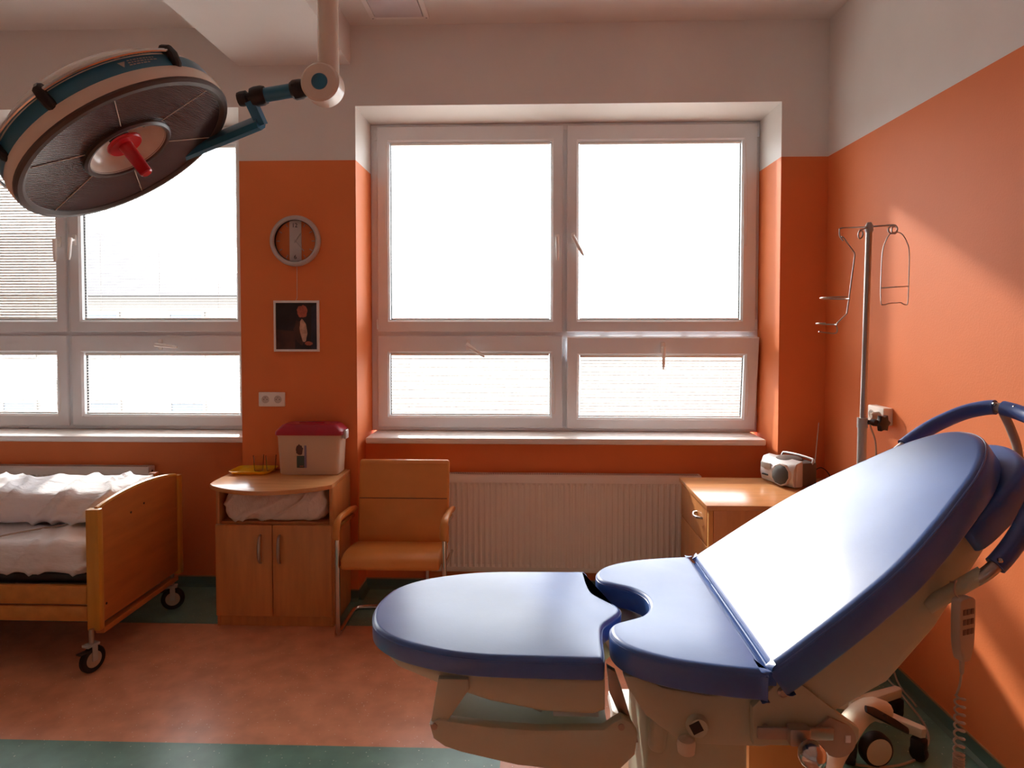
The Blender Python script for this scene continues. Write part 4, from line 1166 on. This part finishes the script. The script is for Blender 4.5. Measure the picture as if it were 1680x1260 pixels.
    for y0 in (1.535, 1.945):
        side_plate('joint_bracket', [(.176, .792), (.196, .780), (.212, .735), (.236, .655), (.250, .612), (.235, .610), (.200, .69), (.182, .73)], y0, y0 + .02, 'steel', .002)
    # near side fittings
    side_plate('hinge_plate', [(.545, .786), (.556, .800), (.574, .806), (.592, .800), (.70, .715), (.735, .690), (.735, .665), (.715, .648), (.50, .648), (.497, .735)], 1.478, 1.500, bevel=.003)
    side_plate('hinge_plate', [(.545, .786), (.556, .800), (.574, .806), (.592, .800), (.70, .715), (.735, .690), (.735, .665), (.715, .648), (.50, .648), (.497, .735)], 2.000, 2.022, bevel=.003)
    part('hinge_bolt', G().lathe([(.0, .006), (.008, .006), (.012, .003), (.013, -.002)], (.564, 1.478, .772), (0, -1, 0), 20), 'steel', T, 'bare steel bolt head')
    hc = [(.685 + .040 * math.cos(math.radians(a)), .668 + .040 * math.sin(math.radians(a))) for a in range(-120, 61, 12)] + [(.665, .72), (.628, .685)]
    h = side_plate('hinge_cover', hc, 1.470, 1.477, 'greyplastic', .001)
    part('cover_mark', G().box(.700, .712, 1.4685, 1.4705, .664, .680), 'whiteplastic', h)
    r = part('side_rail', G().box(.500, .668, 1.452, 1.462, .677, .705, .004), 'steel', T, 'steel accessory rail')
    for rx in (.525, .645): part('spacer', G().cyl((rx, 1.460, .691), (rx, 1.479, .691), .008, None, 12), 'steel', r)
    cl = part('rail_clamp', G().box(.565, .612, 1.435, 1.466, .672, .712, .006), 'steel', T)
    part('ball_knob', G().lathe([(.0, .030), (.012, .0275), (.022, .020), (.0285, .008), (.0295, -.003), (.025, -.016), (.014, -.026), (.0, -.029)], (.600, 1.405, .676), (0, -1, -.15), 28), 'chrome', cl, 'polished ball knob')
    part('knob_stem', G().cyl((.600, 1.40, .68), (.598, 1.45, .688), .007, None, 12), 'steel', cl)
    b = part('socket_boss', G().lathe([(.0, .016), (.021, .016), (.025, .011), (.026, -.002)], (.378, 1.50, .680), (0, -1, 0), 28), 'cream', T)
    part('square_hole', G().box(-.0125, .0125, -.0125, .0125, -.0005, .0008, mtx=frame_of((.373, 1.4838, .682), Vector((.88, 0, .47)), Vector((-.47, 0, .88)), (0, -1, 0))), 'ink', b)
    part('pin_boss', G().lathe([(.0, -.02), (.019, -.018), (.021, 0), (.019, .012), (.0, .02)], (.352, 1.49, .640), (0, 0, 1), 20), 'cream2', T)
    part('motor_tube', G().lathe([(.0, -.055), (.016, -.053), (.021, -.045), (.021, .035), (.0, .04)], (.298, 1.53, .655), (.12, 0, 1), 20), 'cream', T)
    part('column', G().box(.280, .528, 1.60, 1.90, .10, .640, .012, 3), 'cream', T)
    part('base_plate', G().box(.05, 1.0, 1.50, 2.0, .05, .115, .02, 3), 'cream2', T)
    # curved outrigger with a big castor and brake pedal (the near one is its mirror image)
    for sgn in (1, -1):
        f = lambda p: (p[0], yc + sgn * (p[1] - yc), p[2])
        path = smooth_open([f(q) for q in ((.962, 1.93, .085), (.966, 2.08, .09), (.990, 2.20, .112), (1.09, 2.295, .165), (1.17, 2.36, .196), (1.235, 2.40, .198), (1.285, 2.425, .175))], 5)
        lg = part('outrigger', G().tube(path, .046, 14, flat=.85), 'cream2', T)
        c = Vector(f((1.245, 2.385, .060)))
        k = part('castor', G().lathe([(.034, -.022), (.054, -.021), (.060, -.012), (.060, .012), (.054, .021), (.034, .022)], c, (.15, -1 * sgn, 0), 32), 'rubber', T)
        part('wheel_disc', G().lathe([(.0, -.0225), (.048, -.0225), (.051, -.018), (.051, .018), (.048, .0225), (.0, .0225)], c, (.15, -1 * sgn, 0), 32), 'cream2', k)
        part('brake_lever', G().tube([f(q) for q in ((1.165, 2.30, .256), (1.20, 2.31, .238), (1.28, 2.33, .190), (1.338, 2.35, .150))], .015, 10, flat=.5, rfun=lambda t: .012 + .006 * math.sin(PI * min(1, t * 1.2))), 'dark', T, 'black brake lever')
        part('lever_pivot', G().cyl(f((1.235, 2.31, .222)), f((1.235, 2.40, .200)), .010, None, 12), 'dark', T)
    for cx, cy_ in ((.1, 1.55), (.1, 1.95)):
        castor(T, cx, cy_, .036, .08, 0, 'rubber', 'cream2')
    # push bar round the head end
    bar = [(1.02, 1.975, 1.175), (1.161, 2.0, 1.272), (1.249, 2.0, 1.321), (1.307, 1.98, 1.348), (1.345, 1.93, 1.360), (1.365, 1.84, 1.345), (1.345, 1.72, 1.325), (1.27, 1.62, 1.285), (1.18, 1.548, 1.222), (1.09, 1.498, 1.126), (1.018, 1.475, 1.06), (.975, 1.50, 1.01)]
    pts = smooth_open(bar, 10)
    pb = part('push_bar', G().tube(pts, .0145, 14), 'steel', T, 'steel bar inside the blue grip')
    n = len(pts)
    part('grip', G().tube(pts[6:int(n * .352)], .0215, 16), 'blue_tube', pb, 'blue soft grip')
    part('grip', G().tube(pts[int(n * .378):int(n * .905)], .0215, 16), 'blue_tube', pb, 'blue soft grip')
    for q in (.335, .40, .885):
        p = pts[int(n * q)]; part('grip_screw', G().lathe([(.0, .003), (.004, .003), (.006, 0)], p + Vector((-.3, -.75, .55)).normalized() * .0212, (-.3, -.75, .55), 12), 'chrome', pb)
    m0 = pts[int(n * .365)]
    part('bar_bracket', G().tube(smooth_open([m0, m0 + Vector((.022, -.005, -.05)), m0 + Vector((.036, -.02, -.12)), m0 + Vector((.01, -.05, -.19)), m0 + Vector((-.12, -.09, -.25)), m0 + Vector((-.22, -.1, -.27))], 6), .012, 12), 'greyplastic', T)
    part('bar_socket', G().tube([(.90, 1.515, .955), (.965, 1.497, 1.01), (1.005, 1.484, 1.045)], .017, 12), 'cream', T)
build_exam_chair()

def build_hand_control():
    T = thing('hand_control', 'grey remote control hanging on the side of the examination chair', 'remote control', (.93, 1.43, 1.03))
    fr = frame_of((.930, 1.432, .942), Vector((.93, .37, 0)), (0, 0, 1), Vector((.37, -.93, 0)))
    out = smooth_closed([(-.024, .055), (-.020, .068), (0, .071), (.020, .068), (.024, .055), (.0235, .0), (.021, -.035), (.0135, -.062), (.007, -.067), (-.007, -.067), (-.0135, -.062), (-.021, -.035), (-.0235, 0)], 4)
    b = part('body', G().prism(ccw(out), -.013, .010, fr, .004), 'greyplastic', T)
    for r in range(3):
        for c in range(3):
            x = -.0115 + c * .0115; y = .042 - r * .0215
            part('button', G().box(x - .0048, x + .0048, y - .0062, y + .0062, .0095, .0112, .001, mtx=fr), 'button', b)
    part('hook', G().tube(smooth_open([(.920, 1.430, 1.008), (.909, 1.432, 1.022), (.914, 1.438, 1.040), (.926, 1.452, 1.040), (.935, 1.470, 1.030), (.938, 1.492, 1.022)], 6), .0018, 7), 'steel', T)
    part('strain_relief', G().lathe([(.0055, 0), (.0045, -.03), (.003, -.034)], (.928, 1.432, .878), (0, 0, 1), 12), 'greyplastic', T)
    pts = smooth_open([(.928, 1.432, .85), (.926, 1.434, .82), (.922, 1.438, .795)], 6)
    z = .795; k = 0; coil = []
    while z > .52:
        a = k * 2 * PI / 14
        r = .0095
        coil.append(Vector((.928 + math.cos(a + PI) * r, 1.436 + math.sin(a + PI) * r, z)))
        z -= (.0175 if z > .665 else .0062) / 14 if z > .0 else 1; k += 1
    part('coiled_cord', G().tube(pts + coil, .0024, 7), 'greyplastic', T, 'coiled cord')
build_hand_control()

# ------------------------------------------------------------------ things on the floor behind the chair
def build_cardboard():
    T = thing('cardboard_box', 'brown cardboard box with torn tape under the examination chair', 'box', (.80, 2.1, 0))
    x0, x1, y0, y1, z1 = .67, .905, 2.02, 2.24, .325
    for nm, q in (('panel', (x0, x1, y0, y0 + .005)), ('panel', (x0, x1, y1 - .005, y1)), ('panel', (x0, x0 + .005, y0 + .005, y1 - .005)), ('panel', (x1 - .005, x1, y0 + .005, y1 - .005))):
        part(nm, G().box(*q, 0.006, z1), 'cardboard', T)
    part('bottom', G().box(x0, x1, y0, y1, 0, .006), 'cardboard', T)
    part('top_flap', G().box(x0 + .006, x1 - .006, y0 + .006, y1 - .006, z1 - .022, z1 - .017), 'cardboard', T)
    rnd = random.Random(5); vs = []; m = 30
    for i in range(m + 1):
        x = x0 - .004 + (x1 + .012 - x0) * i / m
        vs += [(x, y0 - .002, z1 - .018 - rnd.uniform(0, .010)), (x, y0 - .0025, z1 + .003), (x, y0 + .01, z1 + .006 + rnd.uniform(0, .016)), (x, y0 + .012, z1 - .01)]
    fs = [(i * 4 + j, i * 4 + (j + 1) % 4, (i + 1) * 4 + (j + 1) % 4, (i + 1) * 4 + j) for i in range(m) for j in range(4)]
    part('torn_tape', G().add(vs, fs), 'tape', T, 'torn brown tape')
build_cardboard()
def build_bin():
    T = thing('plastic_bin', 'white plastic bin glimpsed between the leg pad and seat of the examination chair', 'bin', (.33, 2.26, 0))
    R = lambda e, z: (rrect(.275 - e, .395 + e, 2.19 - e, 2.33 + e, .02), z)
    part('body', loft(G(), [R(-.012, .0), R(-.008, .004), R(0, .262)]), 'whiteplastic', T)
    part('lid', loft(G(), [R(.006, .263), R(.007, .270), R(.004, .292), R(-.004, .297)]), 'whiteplastic', T)
build_bin()
cd = smooth_open([(.85, 2.46, .005), (1.0, 2.43, .005), (1.107, 2.400, .005), (1.20, 2.372, .005), (1.30, 2.372, .005), (1.40, 2.41, .005), (1.455, 2.455, .005), (1.52, 2.53, .005), (1.565, 2.64, .005), (1.585, 2.8, .005), (1.60, 3.0, .005)], 6)
single('floor_cable', G().tube(cd, .0045, 8), 'greyplastic', 'thin beige cable looped on the teal floor by the right wall', 'cable', (1.3, 2.4, 0))
